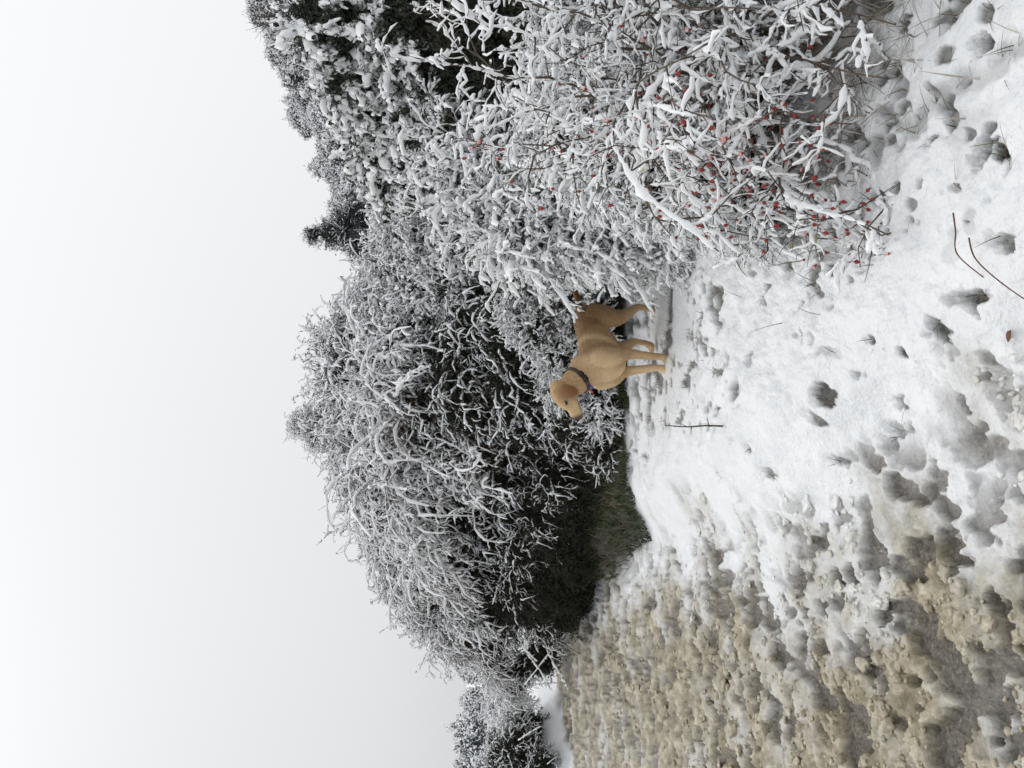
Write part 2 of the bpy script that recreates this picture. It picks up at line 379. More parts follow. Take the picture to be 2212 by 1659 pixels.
tan_ = ramp_node(t_, [(.28, (.24, .205, .14)), (.5, (.38, .335, .24)), (.72, (.55, .50, .39))], n1_.outputs['Fac']).outputs['Color']
t_.links.new(mixc(t_, ramp_node(t_, [(.1, (0, 0, 0)), (.75, (1, 1, 1))], attr(t_, 'white')).outputs['Color'], tan_, (.78, .78, .77)), b_.inputs['Base Color'])
b_.inputs['Subsurface Weight'].default_value = .25; b_.inputs['Subsurface Radius'].default_value = (.02, .016, .01); b_.inputs['Subsurface Scale'].default_value = .5
bump(t_, b_, tc_, 150, .5, .004)
cg = Geo(); tot = 0
for n, lo, hi, sub_ in ((4200, .004, .011, 2), (500, .013, .026, 3)):
    yy = 1.75 + rng.random(n) ** 1.6 * (6.5 if sub_ == 2 else 3.5); xx = x_right(yy) + .25 - rng.random(n) ** .8 * (.55 * yy + .4)
    _, s1, wht, _, wet1, lm = full_ground(xx, yy)
    keep = (s1 > .25) & (wet1 < .6) & (fbm(xx * 4, yy * 4, 133, 2) > .42) & (xx / yy > -.56)
    xx, yy, wht = xx[keep], yy[keep], wht[keep]; n = len(xx); tot += n
    sz = rng.uniform(lo, hi, n) * (1 + .05 * yy); I_ = ico(sub_)
    V_, T_ = lumps_mesh(rng, np.stack([xx, yy, full_ground(xx, yy)[0] + sz * .05], -1), sz, *I_)
    cg.add(V_, None, T_, np.repeat(wht, len(I_[0])))
tag(obj('slush_chunks', cg.mesh('slush_chunks', [M_SLUSH], True, 'white')), kind='stuff')
print('chunks', tot)

# ------------------------------------------------------------------ clumps of snow-laden branches (shared meshes)
def leaf_bits(rg, pts, size, geo, up=0.):
    n = len(pts); a = norm(rg.normal(size=(n, 3)) + np.array([0, 0, up])); b = norm(np.cross(a, rg.normal(size=(n, 3))))
    s = (size * rg.uniform(.6, 1.4, n))[:, None]
    V = np.stack([pts - b * s * .14, pts + b * s * .14, pts + a * s], 1)
    geo.add(V, None, np.arange(3 * n).reshape(n, 3))

def clump(seed, R=.6, n=330, k=5, Lm=.36, Ls=.13, droop=.10, wob=.12, r0=.012, zmin=-.45, leaves=5200, leaf_size=.035, twig=None, leafm=None,
          up=.25, drop=.12, kk=0, jag=.25, squash=.8, elong=1.0, snow=None, lump=.35, sr=None, inner=.75):
    rg = np.random.default_rng(seed)
    nd = norm(rg.normal(size=(n * 4, 3))); nd = nd[nd[:, 2] > zmin][:n]; n = len(nd)
    lob = 1 + jag * (np.sin(nd[:, 0] * 5 + seed) * np.cos(nd[:, 1] * 4 + seed * 2) + .6 * rg.normal(size=n) * .5)
    c = np.array([1, 1, squash])
    p = nd * (R * .62 * lob)[:, None] * c
    d = nd + rg.normal(0, .35, (n, 3)) + np.array([0, 0, up])
    Ln = Lm * rg.uniform(.6, 1.35, n) * elong
    P = grow(rg, p, d, Ln, 9, droop, wob)
    tw, sn, lf = Geo(), Geo(), Geo()
    V, Q = tubes(P[:, ::2], np.linspace(.0045, .0016, 5)[None].repeat(n, 0) * R / .6, 3); tw.add(V, Q)
    snow_on(rg, sn, P, r0 * 1.1, 6, drop, lump)
    q, dq, f = shoots(rg, P, k, .12, 1.)
    C = grow(rg, q, dq + np.array([0, 0, .12]), Ls * rg.uniform(.5, 1.4, len(q)), 5, droop * .8, wob * 1.3)
    V, Q = tubes(C[:, ::2], np.linspace(.0028, .0012, 3)[None].repeat(len(C), 0) * R / .6, 3); tw.add(V, Q)
    snow_on(rg, sn, C, r0 * .85, 5, drop * 1.6, lump)
    if kk:
        q2, d2, _ = shoots(rg, C, kk, .3, 1.)
        D = grow(rg, q2, d2, Ls * .4 * rg.uniform(.5, 1.3, len(q2)), 3, 0, .1)
        V, Q = tubes(D, np.linspace(.0016, .0008, 3)[None].repeat(len(D), 0) * R / .6, 3); tw.add(V, Q)
    # dark needles inside, thick towards the core, and along the shoots
    m = leaves // 2
    r_in = R * inner * rg.random(m) ** .45
    pi = norm(rg.normal(size=(m, 3))) * r_in[:, None] * c
    pi[:, 2] = np.where(pi[:, 2] < zmin * R, pi[:, 2] * .6, pi[:, 2])
    leaf_bits(rg, pi, leaf_size * 1.7, lf)
    sel = rg.integers(0, len(C), leaves - m); jj = rg.integers(0, 5, leaves - m)
    leaf_bits(rg, C[sel, jj] + rg.normal(0, .012, (leaves - m, 3)), leaf_size, lf, .3)
    return (tw.mesh('branch_clump', [twig or M_TWIG]), sn.mesh('snow_cover', [snow or M_RIME]), lf.mesh('needles', [leafm or M_LEAF], False))

PROT = dict(
    bramble=[clump(101, n=200, k=5, Lm=.50, Ls=.14, droop=.22, r0=.0148, leafm=M_DARK, up=.6, wob=.28, leaves=9500),
             clump(102, n=190, k=5, Lm=.54, Ls=.15, droop=.26, r0=.0150, twig=M_RUST, leafm=M_BROWN, up=.6, wob=.28, leaves=9500),
             clump(103, n=195, k=5, Lm=.44, Ls=.12, droop=.19, r0=.0148, up=.6, wob=.26, leaves=9500)],
    weep=[clump(171, n=24, k=10, Lm=.95, Ls=.15, droop=.24, r0=.019, leafm=M_BROWN, up=.8, wob=.20, leaves=900, zmin=.1),
          clump(172, n=22, k=10, Lm=1.1, Ls=.16, droop=.24, r0=.018, twig=M_RUST, leafm=M_BROWN, up=.7, wob=.22, leaves=900, zmin=.0)],
    bare=[clump(181, n=70, k=6, Lm=.5, Ls=.18, droop=.08, r0=.006, drop=.96, leaves=700, leafm=M_DARK, zmin=-1, wob=.2)],
    gorse=[clump(111, n=200, k=6, Lm=.30, Ls=.085, droop=.06, r0=.0165, up=.4, leaves=9500, wob=.2),
           clump(112, n=195, k=6, Lm=.34, Ls=.090, droop=.08, r0=.0165, up=.3, leaves=9500, wob=.2)],
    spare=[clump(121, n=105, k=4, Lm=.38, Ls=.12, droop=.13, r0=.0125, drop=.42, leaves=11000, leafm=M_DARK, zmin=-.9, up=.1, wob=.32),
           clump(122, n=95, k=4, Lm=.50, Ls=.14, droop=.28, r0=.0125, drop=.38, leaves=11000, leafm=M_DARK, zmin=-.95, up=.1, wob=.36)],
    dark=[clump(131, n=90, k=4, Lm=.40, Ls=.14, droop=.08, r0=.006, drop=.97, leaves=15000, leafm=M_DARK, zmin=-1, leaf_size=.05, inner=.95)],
    pine=[clump(161, n=120, k=6, Lm=.46, Ls=.16, droop=.05, r0=.015, drop=.6, leaves=9000, leafm=M_FARPINE, zmin=-.9, leaf_size=.07, up=.3, wob=.15)],
    heavy=[clump(141, n=95, k=5, Lm=.30, Ls=.10, droop=.12, r0=.036, drop=.10, leaves=15000, leaf_size=.045, inner=.9, up=.5, lump=.42, snow=M_SNOW),
           clump(142, n=90, k=5, Lm=.34, Ls=.11, droop=.15, r0=.034, drop=.15, leaves=15000, leaf_size=.045, inner=.9, up=.5, lump=.42, snow=M_SNOW)],
    feather=[clump(151, R=.5, n=185, k=7, Lm=.38, Ls=.085, droop=.15, r0=.0150, up=.12, leaves=9000, kk=2, zmin=-.7, leaf_size=.028, snow=M_SNOW, wob=.18),
             clump(152, R=.5, n=180, k=7, Lm=.42, Ls=.085, droop=.19, r0=.0155, up=.05, leaves=9000, kk=2, zmin=-.7, leaf_size=.028, snow=M_SNOW, wob=.18)],
)
print({k: [sum(len(m.polygons) * (1 if i == 2 else 2) for i, m in enumerate(p)) for p in v] for k, v in PROT.items()})

NCL = [0]
def bush(name, label, cat, clumps, group=None, trunk=True, trunk_r=.03, base=None):
    """clumps: (u, v, Y, scale, kind)"""
    C = np.array([at(c[0], c[1], c[2]) for c in clumps])
    bx, by = (C[:, 0].mean(), C[:, 1].mean() + .2) if base is None else base
    bz = float(smooth_ground(np.array([bx]), np.array([by]))[0])
    root = tag(empty(name, (bx, by, bz - .03)), label, cat, group)
    rg = np.random.default_rng(int(abs(bx) * 1000 + by * 77))
    g = Geo()
    for (u, v, Y, s, kind), c in zip(clumps, C):
        pr = PROT[kind]; p = pr[NCL[0] % len(pr)]; NCL[0] += 1
        lp = c - np.array([bx, by, bz - .03])
        sc = s * rg.uniform(.86, 1.16, 3)
        o = obj('branch_clump', p[0], root, lp, rg.uniform(0, 6.28), sc)
        tag(obj('snow_cover', p[1], o), kind='stuff'); tag(obj('needles', p[2], o), kind='stuff')
        if trunk:
            t = np.linspace(0, 1, 7)[:, None]
            bend = np.array([lp[0] * .3, lp[1] * .3, 0])
            st = np.array([rg.normal(0, .06), rg.normal(0, .06), 0])
            P = st * (1 - t) + lp * t - bend * (t * (1 - t)) * 1.5 + rg.normal(0, .03, (7, 3)) * np.sin(t * 3.14)
            V, Q = tubes(P[None], np.linspace(trunk_r, trunk_r * .35, 7)[None], 6); g.add(V, Q)
    if trunk: obj('trunk', g.mesh('trunk', [M_TWIG]), root)
    return root

# ---- the hedge behind the dog, left to right
bush('hawthorn_bush', 'low rusty-stemmed bush at the far left end of the hedge beside the road', 'bush',
     [(195, 1105, 12.3, .62, 'bramble'), (240, 1070, 12.0, .7, 'bramble'), (215, 1130, 11.8, .5, 'spare'), (240, 1170, 11.6, .45, 'dark')], trunk=False)
bush('hedge_bush', 'snowy bush sloping down to the road at the left end of the hedge', 'bush',
     [(300, 990, 10.8, .8, 'bramble'), (345, 930, 10.8, .75, 'gorse'), (375, 1020, 10.2, .8, 'bramble'), (280, 1060, 10.6, .7, 'spare'), (330, 1090, 10.2, .75, 'spare'),
      (390, 900, 10.6, .75, 'bramble'), (320, 1040, 11.3, .8, 'dark'), (420, 1100, 10.5, .9, 'dark')])
bush('hedge_bush', 'tall snowy bush with white sprays above the left part of the dark hollow', 'bush',
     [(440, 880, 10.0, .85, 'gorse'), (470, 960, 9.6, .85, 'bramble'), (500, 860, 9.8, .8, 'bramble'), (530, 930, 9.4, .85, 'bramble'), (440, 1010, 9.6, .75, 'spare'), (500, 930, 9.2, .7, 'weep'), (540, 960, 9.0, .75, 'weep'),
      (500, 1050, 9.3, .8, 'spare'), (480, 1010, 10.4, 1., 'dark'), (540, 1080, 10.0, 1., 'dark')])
bush('hedge_bush', 'dome-topped snowy bush with drooping bramble strands over the middle of the hedge', 'bush',
     [(590, 830, 9.3, .85, 'bramble'), (640, 780, 9.3, .75, 'bramble'), (600, 910, 8.9, .85, 'bramble'), (680, 850, 8.9, .85, 'bramble'), (650, 950, 8.7, .8, 'bramble'),
      (740, 780, 9.2, .8, 'bramble'), (650, 850, 8.8, .75, 'weep'), (720, 870, 8.5, .8, 'weep'), (600, 930, 8.7, .72, 'weep'), (720, 930, 8.6, .8, 'spare'), (560, 990, 9.0, .8, 'spare'), (660, 940, 9.7, 1.1, 'dark'), (750, 900, 9.5, 1.1, 'dark')])
bush('bramble_thicket', 'thin frosted bramble strands hanging over the dark hollow above the green grass', 'bramble',
     [(600, 1090, 8.6, .75, 'spare'), (640, 1040, 8.3, .7, 'weep'), (700, 1060, 8.0, .65, 'weep'), (560, 1180, 8.3, .7, 'bare'), (620, 1260, 7.8, .55, 'bare'), (480, 1180, 8.6, .7, 'bare'), (400, 1190, 9.0, .6, 'bare'), (660, 1060, 8.4, .7, 'spare'), (560, 1130, 8.7, .6, 'spare'), (690, 1170, 8.1, .7, 'spare'), (640, 1190, 8.5, .8, 'dark'), (720, 1250, 8.0, .8, 'dark'),
      (660, 1290, 8.2, .8, 'dark'), (590, 1230, 9.0, .9, 'dark')])
bush('hedge_bush', 'broad white-topped bush right of the highest point of the hedge', 'bush',
     [(800, 780, 9.0, .75, 'gorse'), (860, 760, 9.0, .8, 'bramble'), (930, 790, 8.8, .8, 'bramble'), (840, 860, 8.5, .85, 'bramble'), (920, 880, 8.4, .85, 'gorse'),
      (980, 840, 8.6, .75, 'bramble'), (1000, 930, 8.2, .8, 'gorse'), (800, 930, 8.3, .8, 'spare'), (850, 850, 8.4, .75, 'weep'), (920, 890, 8.2, .75, 'weep'), (800, 880, 8.1, .75, 'weep'), (880, 920, 9.3, 1.2, 'dark')])
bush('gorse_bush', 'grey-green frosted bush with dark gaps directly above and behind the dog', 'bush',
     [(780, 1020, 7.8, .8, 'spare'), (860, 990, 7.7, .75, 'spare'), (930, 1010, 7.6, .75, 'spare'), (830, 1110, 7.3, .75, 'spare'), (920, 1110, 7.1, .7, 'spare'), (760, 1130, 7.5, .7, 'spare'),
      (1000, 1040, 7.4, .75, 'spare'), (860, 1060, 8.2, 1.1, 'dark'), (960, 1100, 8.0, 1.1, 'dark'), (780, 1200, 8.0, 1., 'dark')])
bush('gorse_bush', 'low snowy bush on the ground just behind the dog, left of its chest', 'bush',
     [(740, 1230, 6.9, .5, 'spare'), (690, 1310, 6.8, .5, 'spare'), (780, 1300, 6.7, .5, 'gorse'), (830, 1220, 6.8, .5, 'gorse'), (660, 1350, 6.9, .38, 'spare'), (740, 1320, 7.1, .7, 'dark'), (600, 1330, 7.4, .5, 'dark')])
bush('gorse_bush', 'bright snowy bush standing close behind the back of the dog', 'bush',
     [(900, 1200, 6.5, .45, 'gorse'), (960, 1160, 6.5, .5, 'gorse'), (1010, 1240, 6.4, .5, 'gorse'), (950, 1280, 6.4, .5, 'gorse'), (1020, 1130, 6.6, .5, 'gorse'), (960, 1240, 6.9, .8, 'dark')])
bush('shrub', 'bare dark twiggy shrub poking above the highest point of the hedge', 'shrub',
     [(735, 690, 9.4, .42, 'bramble'), (740, 650, 9.5, .28, 'bramble')])
bush('hedge_bush', 'tall loose snowy bush filling the dip between hedge and hillside', 'bush',
     [(1060, 900, 8.2, .75, 'gorse'), (1090, 860, 8.6, .7, 'bramble'), (1130, 940, 7.8, .8, 'gorse'), (1080, 990, 7.6, .75, 'gorse'), (1180, 880, 8.2, .8, 'gorse'), (1150, 1030, 7.4, .8, 'gorse'), (1120, 960, 8.6, 1.1, 'dark')])
# ---- right side, towards the camera
bush('heavy_laden_bush', 'dark green bush weighed down by thick pillows of snow on the right', 'bush',
     [(1290, 860, 6.9, .6, 'heavy'), (1360, 830, 6.6, .62, 'heavy'), (1440, 800, 6.3, .62, 'heavy'), (1530, 760, 6.0, .62, 'heavy'), (1620, 720, 5.7, .65, 'heavy'), (1330, 930, 6.5, .6, 'heavy'),
      (1420, 900, 6.2, .62, 'heavy'), (1520, 880, 5.9, .6, 'heavy'), (1610, 860, 5.6, .6, 'heavy'), (1400, 950, 7.0, 1., 'dark'), (1540, 930, 6.6, 1., 'dark')])
bush('gorse_bush', 'dark shaded bush in the gap behind the rose canes', 'bush',
     [(1480, 1060, 5.6, .75, 'dark'), (1570, 1100, 5.3, .75, 'dark'), (1400, 1020, 5.9, .6, 'spare'), (1640, 1040, 5.2, .7, 'dark'), (1600, 1200, 5.0, .7, 'dark'), (1500, 1200, 5.2, .7, 'dark'), (1450, 1110, 5.7, .6, 'dark')])
bush('feathery_gorse_bush', 'feathery white gorse bush covering the tail of the dog', 'bush',
     [(1340, 1010, 5.6, .8, 'feather'), (1250, 1060, 5.5, .8, 'feather'), (1300, 1130, 5.2, .85, 'feather'), (1180, 1160, 5.1, .8, 'feather'), (1240, 1220, 4.9, .85, 'feather'), (1180, 1265, 4.8, .70, 'feather'),
      (1330, 1260, 4.9, .85, 'feather'), (1205, 1340, 4.65, .72, 'feather'), (1152, 1395, 4.6, .55, 'feather'), (1290, 1370, 4.7, .75, 'feather'), (1165, 1465, 4.5, .48, 'feather'), (1230, 1470, 4.3, .5, 'feather'), (1260, 1200, 5.5, 1.1, 'dark')])

# ---- far left, beyond the road
bush('roadside_bush', 'small dark snowy bush at the left edge of the picture beyond the road', 'bush',
     [(40, 1115, 12.2, .7, 'spare'), (95, 1130, 12.6, .62, 'gorse'), (5, 1085, 12.5, .7, 'spare'), (-60, 1070, 12.5, .8, 'gorse'), (10, 1170, 11.6, .5, 'spare'), (-50, 1150, 11.8, .7, 'spare'), (60, 1150, 12.8, .8, 'dark'), (0, 1120, 13, .9, 'dark')])
bush('roadside_bush', 'small bright snowy bush at the far bend of the road', 'bush',
     [(125, 1110, 15.0, .7, 'gorse'), (170, 1100, 15.5, .75, 'gorse'), (140, 1080, 15.8, .7, 'gorse'), (155, 1120, 16, .8, 'dark')])

# ---- the hillside: gorse bushes one behind the other up to the skyline
def hill_clump(seed):
    rg = np.random.default_rng(seed); lf, sn = Geo(), Geo()
    nb = 46
    d = norm(rg.normal(size=(nb, 3)) * np.array([1, 1, .8])); d[:, 2] = np.abs(d[:, 2]) * rg.choice([1, 1, 1, -.3], nb)
    c = d * rg.uniform(.55, 1.0, nb)[:, None] * np.array([.55, .55, .6]) + np.array([0, 0, .45])
    pts = (c[:, None] + rg.normal(0, .075, (nb, 62, 3))).reshape(-1, 3)
    leaf_bits(rg, pts, .10, lf, .25)
    n = 760
    q = c[rg.integers(0, nb, n)] + rg.normal(0, .085, (n, 3)) + np.array([0, 0, .035])
    P = grow(rg, q, norm(rg.normal(size=(n, 3)) * np.array([1, 1, .5])), rg.uniform(.05, .15, n), 4, .05, .35)
    snow_on(rg, sn, P, .026, 5, .1, .4)
    return lf.mesh('foliage', [M_FAR], False), sn.mesh('snow_cover', [M_RIME])
HP = [hill_clump(s) for s in (5, 6, 7)]
rg = np.random.default_rng(77)
nh = 0
def far_bush(x, y, s, name, label, cat, group=None, hs=1.):
    global nh
    z = float(smooth_ground(np.array([x]), np.array([y]))[0])
    f, sn = HP[nh % 3]; nh += 1
    o = empty(name, (x, y, z - .05), rg.uniform(0, 6.28)); o.scale = (s * rg.uniform(.85, 1.2), s * rg.uniform(.85, 1.2), s * hs * rg.uniform(.85, 1.25))
    tag(o, label, cat, group)
    tag(obj('foliage', f, o), kind='stuff'); tag(obj('snow_cover', sn, o), kind='stuff')
    return o
for i in range(900):
    if nh >= 272: break
    Y = 12 + 32 * rg.random() ** .8; t = rg.uniform(.08, .52)
    x = t * Y
    far_bush(x, Y, rg.uniform(.55, 1.05) * (.75 + .45 * (Y - 12) / 32), 'gorse_bush', *(('dark gorse bush standing along the skyline of the right hillside', 'bush', 'gorse bushes along the skyline') if Y > 37 else ('small snow-dusted gorse bush on the slope below the right skyline', 'bush', 'gorse bushes crowding the hillside')))
for i in range(26):
    Y = rg.uniform(26, 34); x = rg.uniform(-.53, -.34) * Y
    far_bush(x, Y, rg.uniform(.68, .98), 'gorse_bush', 'distant snowy bush in the row at the far left, beyond the bend of the road', 'bush', 'distant bushes beyond the bend', 1.15)
print('hill bushes', nh)

# ------------------------------------------------------------------ the dog
def loft(C, A, B, lat=None, seg=24):
    """closed tube through centres C with half widths A (sideways) and half heights B"""
    C = np.array(C, float); n = len(C); t = norm(np.gradient(C, axis=0))
    lat = np.broadcast_to(np.array([0, 1., 0]) if lat is None else np.array(lat, float), (n, 3))
    l = norm(lat - t * (lat * t).sum(1)[:, None]); u = np.cross(t, l)
    an = np.arange(seg) / seg * 2 * np.pi
    V = C[:, None] + np.array(A)[:, None, None] * np.cos(an)[None, :, None] * l[:, None] + np.array(B)[:, None, None] * np.sin(an)[None, :, None] * u[:, None]
    V = V.reshape(-1, 3); i = np.arange(n - 1)[:, None] * seg; k = np.arange(seg)[None]; k2 = (k + 1) % seg
    Q = np.stack([i + k, i + k2, i + seg + k2, i + seg + k], -1).reshape(-1, 4)
    V = np.concatenate([V, C[:1], C[-1:]]); m = n * seg
    T = np.concatenate([np.stack([np.full(seg, m), k2[0], k[0]], -1), np.stack([np.full(seg, m + 1), m - seg + k[0], m - seg + k2[0]], -1)])
    return V, Q, T
def spline(C, k=6):
    C = np.array(C, float); n = len(C); out = []
    for i in range(n - 1):
        p0, p1, p2, p3 = C[max(i - 1, 0)], C[i], C[i + 1], C[min(i + 2, n - 1)]
        for j in range(k):
            t = j / k
            out.append(.5 * ((2 * p1) + (-p0 + p2) * t + (2 * p0 - 5 * p1 + 4 * p2 - p3) * t * t + (-p0 + 3 * p1 - 3 * p2 + p3) * t ** 3))
    out.append(C[-1]); return np.array(out)
def part_loft(g, st, lat=None, k=5):
    """st rows: x y z halfwidth halfheight"""
    s = spline(st, k); V, Q, T = loft(s[:, :3], np.maximum(s[:, 3], .003), np.maximum(s[:, 4], .003), lat); g.add(V, Q, T)

DOG_F = math.radians(180 + 43)                       # body points towards the camera's left, half turned to us
foot = at(887, 1450, 5.2)
FWDX, FWDY = math.cos(DOG_F), math.sin(DOG_F)
DF = (.165, .078)                                    # front left paw in the dog's own frame
dx0 = foot[0] - (FWDX * DF[0] - FWDY * DF[1]); dy0 = foot[1] - (FWDY * DF[0] + FWDX * DF[1])
dog = tag(empty('dog', (dx0, dy0, foot[2]), DOG_F), 'tan labrador standing in the snow, head turned to the left, wearing a brown collar', 'dog')
g = Geo()
part_loft(g, [(-.375, 0, .500, .035, .04), (-.345, 0, .500, .085, .085), (-.27, 0, .487, .115, .115), (-.17, 0, .478, .117, .113), (-.06, 0, .472, .116, .120), (.04, 0, .456, .120, .143),
              (.12, 0, .446, .120, .158), (.18, 0, .452, .108, .142), (.225, 0, .464, .086, .105), (.260, 0, .475, .055, .068), (.278, 0, .48, .028, .036)])
# shoulders, neck
part_loft(g, [(.10, 0, .51, .09, .09), (.19, 0, .545, .105, .12), (.26, -.005, .60, .092, .105), (.315, -.012, .655, .078, .088), (.365, -.02, .705, .07, .075), (.40, -.03, .73, .05, .05)])
for sd_ in (1, -1):
    part_loft(g, [(.17, .075 * sd_, .54, .03, .05), (.19, .098 * sd_, .47, .055, .085), (.185, .105 * sd_, .39, .05, .07), (.15, .10 * sd_, .31, .03, .045)], lat=(0, 1, 0))
# head
HY = math.radians(-41); HF = np.array([math.cos(HY), math.sin(HY), 0]); HL = np.array([-HF[1], HF[0], 0]); HU = np.array([0, 0, 1.])
SK = np.array([.395, -.02, .722])
hp = math.radians(-20); MF = HF * math.cos(hp) + HU * math.sin(hp); MU = HU * math.cos(hp) - HF * math.sin(hp)
def H(f, l, u): return SK + MF * f + HL * l + MU * u
def hst(rows): return [tuple(H(f, 0, u)) + (a, b) for f, u, a, b in rows]
part_loft(g, hst([(-.085, .0, .035, .04), (-.06, .012, .062, .062), (-.02, .018, .074, .068), (.025, .016, .070, .064), (.06, .004, .056, .054), (.085, -.012, .043, .047),
                  (.115, -.022, .037, .043), (.15, -.026, .035, .043), (.172, -.024, .031, .037), (.184, -.018, .020, .024)]), lat=HL)
part_loft(g, hst([(.0, -.035, .045, .03), (.05, -.048, .038, .022), (.10, -.053, .028, .016), (.15, -.050, .022, .013), (.163, -.047, .012, .008)]), lat=HL)   # lower jaw
for sd_ in (1, -1):
    part_loft(g, [tuple(H(.045, .030 * sd_, -.020)) + (.018, .022), tuple(H(.085, .030 * sd_, -.036)) + (.017, .022), tuple(H(.135, .024 * sd_, -.040)) + (.014, .018), tuple(H(.165, .016 * sd_, -.036)) + (.008, .010)], lat=HL)  # flews
    part_loft(g, [tuple(H(.035, .035 * sd_, .046)) + (.012, .012), tuple(H(.058, .036 * sd_, .036)) + (.015, .012), tuple(H(.075, .03 * sd_, .02)) + (.008, .008)], lat=HL)                                                            # brows
    # ears: a broad flap hanging from the side of the skull, tip forward
    er = [(-.052, .056, .048, .010, .024), (-.034, .082, .042, .009, .042), (-.018, .098, .016, .008, .048), (-.002, .103, -.020, .0075, .043), (.014, .101, -.052, .007, .030), (.026, .097, -.074, .006, .010)]
    part_loft(g, [tuple(H(f, l * sd_, u)) + (a, b) for f, l, u, a, b in er], lat=tuple(HL))
# legs
def leg(rows): part_loft(g, rows, lat=(0, 1, 0))
leg([(.175, .088, .40, .05, .065), (.155, .094, .32, .040, .050), (.148, .090, .255, .031, .036), (.152, .084, .19, .027, .028), (.158, .080, .125, .024, .026), (.158, .078, .075, .021, .022), (.170, .078, .035, .026, .028), (.180, .078, .012, .027, .03)])
leg([(.175, -.080, .40, .05, .065), (.160, -.076, .32, .040, .050), (.158, -.058, .255, .031, .036), (.164, -.038, .19, .027, .028), (.170, -.022, .125, .024, .026), (.174, -.014, .075, .021, .022), (.188, -.010, .035, .026, .028), (.198, -.010, .012, .027, .03)])
for (y_, s_, dz) in ((.085, 0., 0.), (-.085, .17, .045)):
    leg([(-.27, y_ * .75, .50, .075, .09), (-.235 + s_ * .3, y_ * .95, .42, .065, .10), (-.205 + s_ * .6, y_ * 1.08, .335, .05, .075), (-.235 + s_ * .8, y_ * 1.06, .265, .036, .050), (-.285 + s_ * .9, y_, .205, .026, .034),
         (-.325 + s_, y_, .155 + dz * .5, .022, .028), (-.318 + s_, y_, .10 + dz * .8, .019, .022), (-.308 + s_, y_, .055 + dz, .020, .022), (-.285 + s_, y_, .028 + dz, .026, .026), (-.268 + s_, y_, .012 + dz, .026, .024)])
# paws with toes
for (px, py, pz, ya) in ((.190, .078, 0, 0), (.208, -.010, 0, 0), (-.262, .085, 0, 0), (-.092, -.085, .045, 0)):
    for q in (-1.5, -.5, .5, 1.5):
        f0 = .030 - .006 * abs(q)
        part_loft(g, [(px - .03, py + q * .012, pz + .022, .010, .014), (px + f0 * .4, py + q * .0155, pz + .018, .0105, .015), (px + f0, py + q * .017, pz + .011, .009, .010), (px + f0 + .010, py + q * .0175, pz + .007, .004, .004)], k=3)
# tail, lifted and bending behind the gorse
part_loft(g, [(-.33, 0, .525, .04, .045), (-.38, .0, .540, .034, .036), (-.44, .0, .545, .028, .029), (-.50, .005, .550, .023, .024), (-.57, .01, .565, .017, .018), (-.63, .012, .59, .010, .010), (-.655, .012, .60, .004, .004)])
rawd = g.mesh('dog_raw', [])
tmp = bpy.data.objects.new('dog_raw', rawd); COL.objects.link(tmp)
rm = tmp.modifiers.new('r', 'REMESH'); rm.mode = 'VOXEL'; rm.voxel_size = .0046; rm.use_smooth_shade = True
sm = tmp.modifiers.new('s', 'SMOOTH'); sm.factor = .5; sm.iterations = 6
dg = bpy.context.evaluated_depsgraph_get(); dg.update()
bod = bpy.data.meshes.new_from_object(tmp.evaluated_get(dg)); bod.name = 'body'
bpy.data.objects.remove(tmp); bpy.data.meshes.remove(rawd)
nv = len(bod.vertices); co = np.zeros(nv * 3); bod.vertices.foreach_get('co', co); co = co.reshape(-1, 3)
hd = np.stack([(co - SK) @ MF, (co - SK) @ HL, (co - SK) @ MU], -1)                # coordinates in the head's frame
ear = np.exp(-(((hd[:, 0] + .008) / .062) ** 6 + ((hd[:, 2] + .018) / .078) ** 6)) * sstep(.070, .090, np.abs(hd[:, 1])) * (.62 + .38 * sstep(.05, -.05, hd[:, 2] + .4 * hd[:, 0]))
coat_shade = .75 * sstep(.44, .60, co[:, 2]) * sstep(.20, .05, co[:, 0]) + .35 * sstep(.1, -.3, co[:, 0]) + .75 * np.exp(-((co[:, 0] + .16) / .07) ** 2 - ((co[:, 2] - .50) / .09) ** 2) + .5 * np.exp(-((co[:, 0] - .09) / .03) ** 2 - ((co[:, 2] - .46) / .10) ** 2)  # shading painted into the fur: darker back, flank, haunch and behind the shoulder
coat_shade = np.clip(coat_shade, 0, 1)
pale_shine = np.exp(-((co[:, 0] - .30) / .10) ** 2 - ((co[:, 2] - .42) / .13) ** 2) * .95 + .6 * np.exp(-((co[:, 0] - .02 + .35 * (co[:, 2] - .45)) / .028) ** 2) * sstep(.30, .40, co[:, 2]) * sstep(.62, .55, co[:, 2]) * sstep(.4, .3, co[:, 0])  # lit chest and shine stripe behind the shoulder, painted into the fur colour
pale_shine += .45 * sstep(.30, .24, co[:, 2]) + .5 * sstep(.05, .0, co[:, 2]) + .85 * np.exp(-((co[:, 0] - .21) / .06) ** 2 - ((co[:, 2] - .56) / .06) ** 2) + .5 * sstep(.03, .08, hd[:, 0]) * sstep(.10, .05, np.linalg.norm(co - SK, axis=1) - .1)  # paler legs, paws and muzzle; painted highlight on the withers
pale_shine += .7 * sstep(.40, .32, co[:, 2]) * sstep(-.1, .0, co[:, 0]) * sstep(.05, .02, np.abs(co[:, 1]))
muz = .85 * np.exp(-((hd[:, 0] - .058) / .018) ** 2 - ((hd[:, 2] - .018) / .012) ** 2) * (np.abs(hd[:, 1]) > .03) + sstep(.150, .178, hd[:, 0]) + .8 * np.exp(-((hd[:, 0] - .10) / .05) ** 2 - ((hd[:, 2] + .058) / .006) ** 2) * (np.abs(hd[:, 1]) < .05)
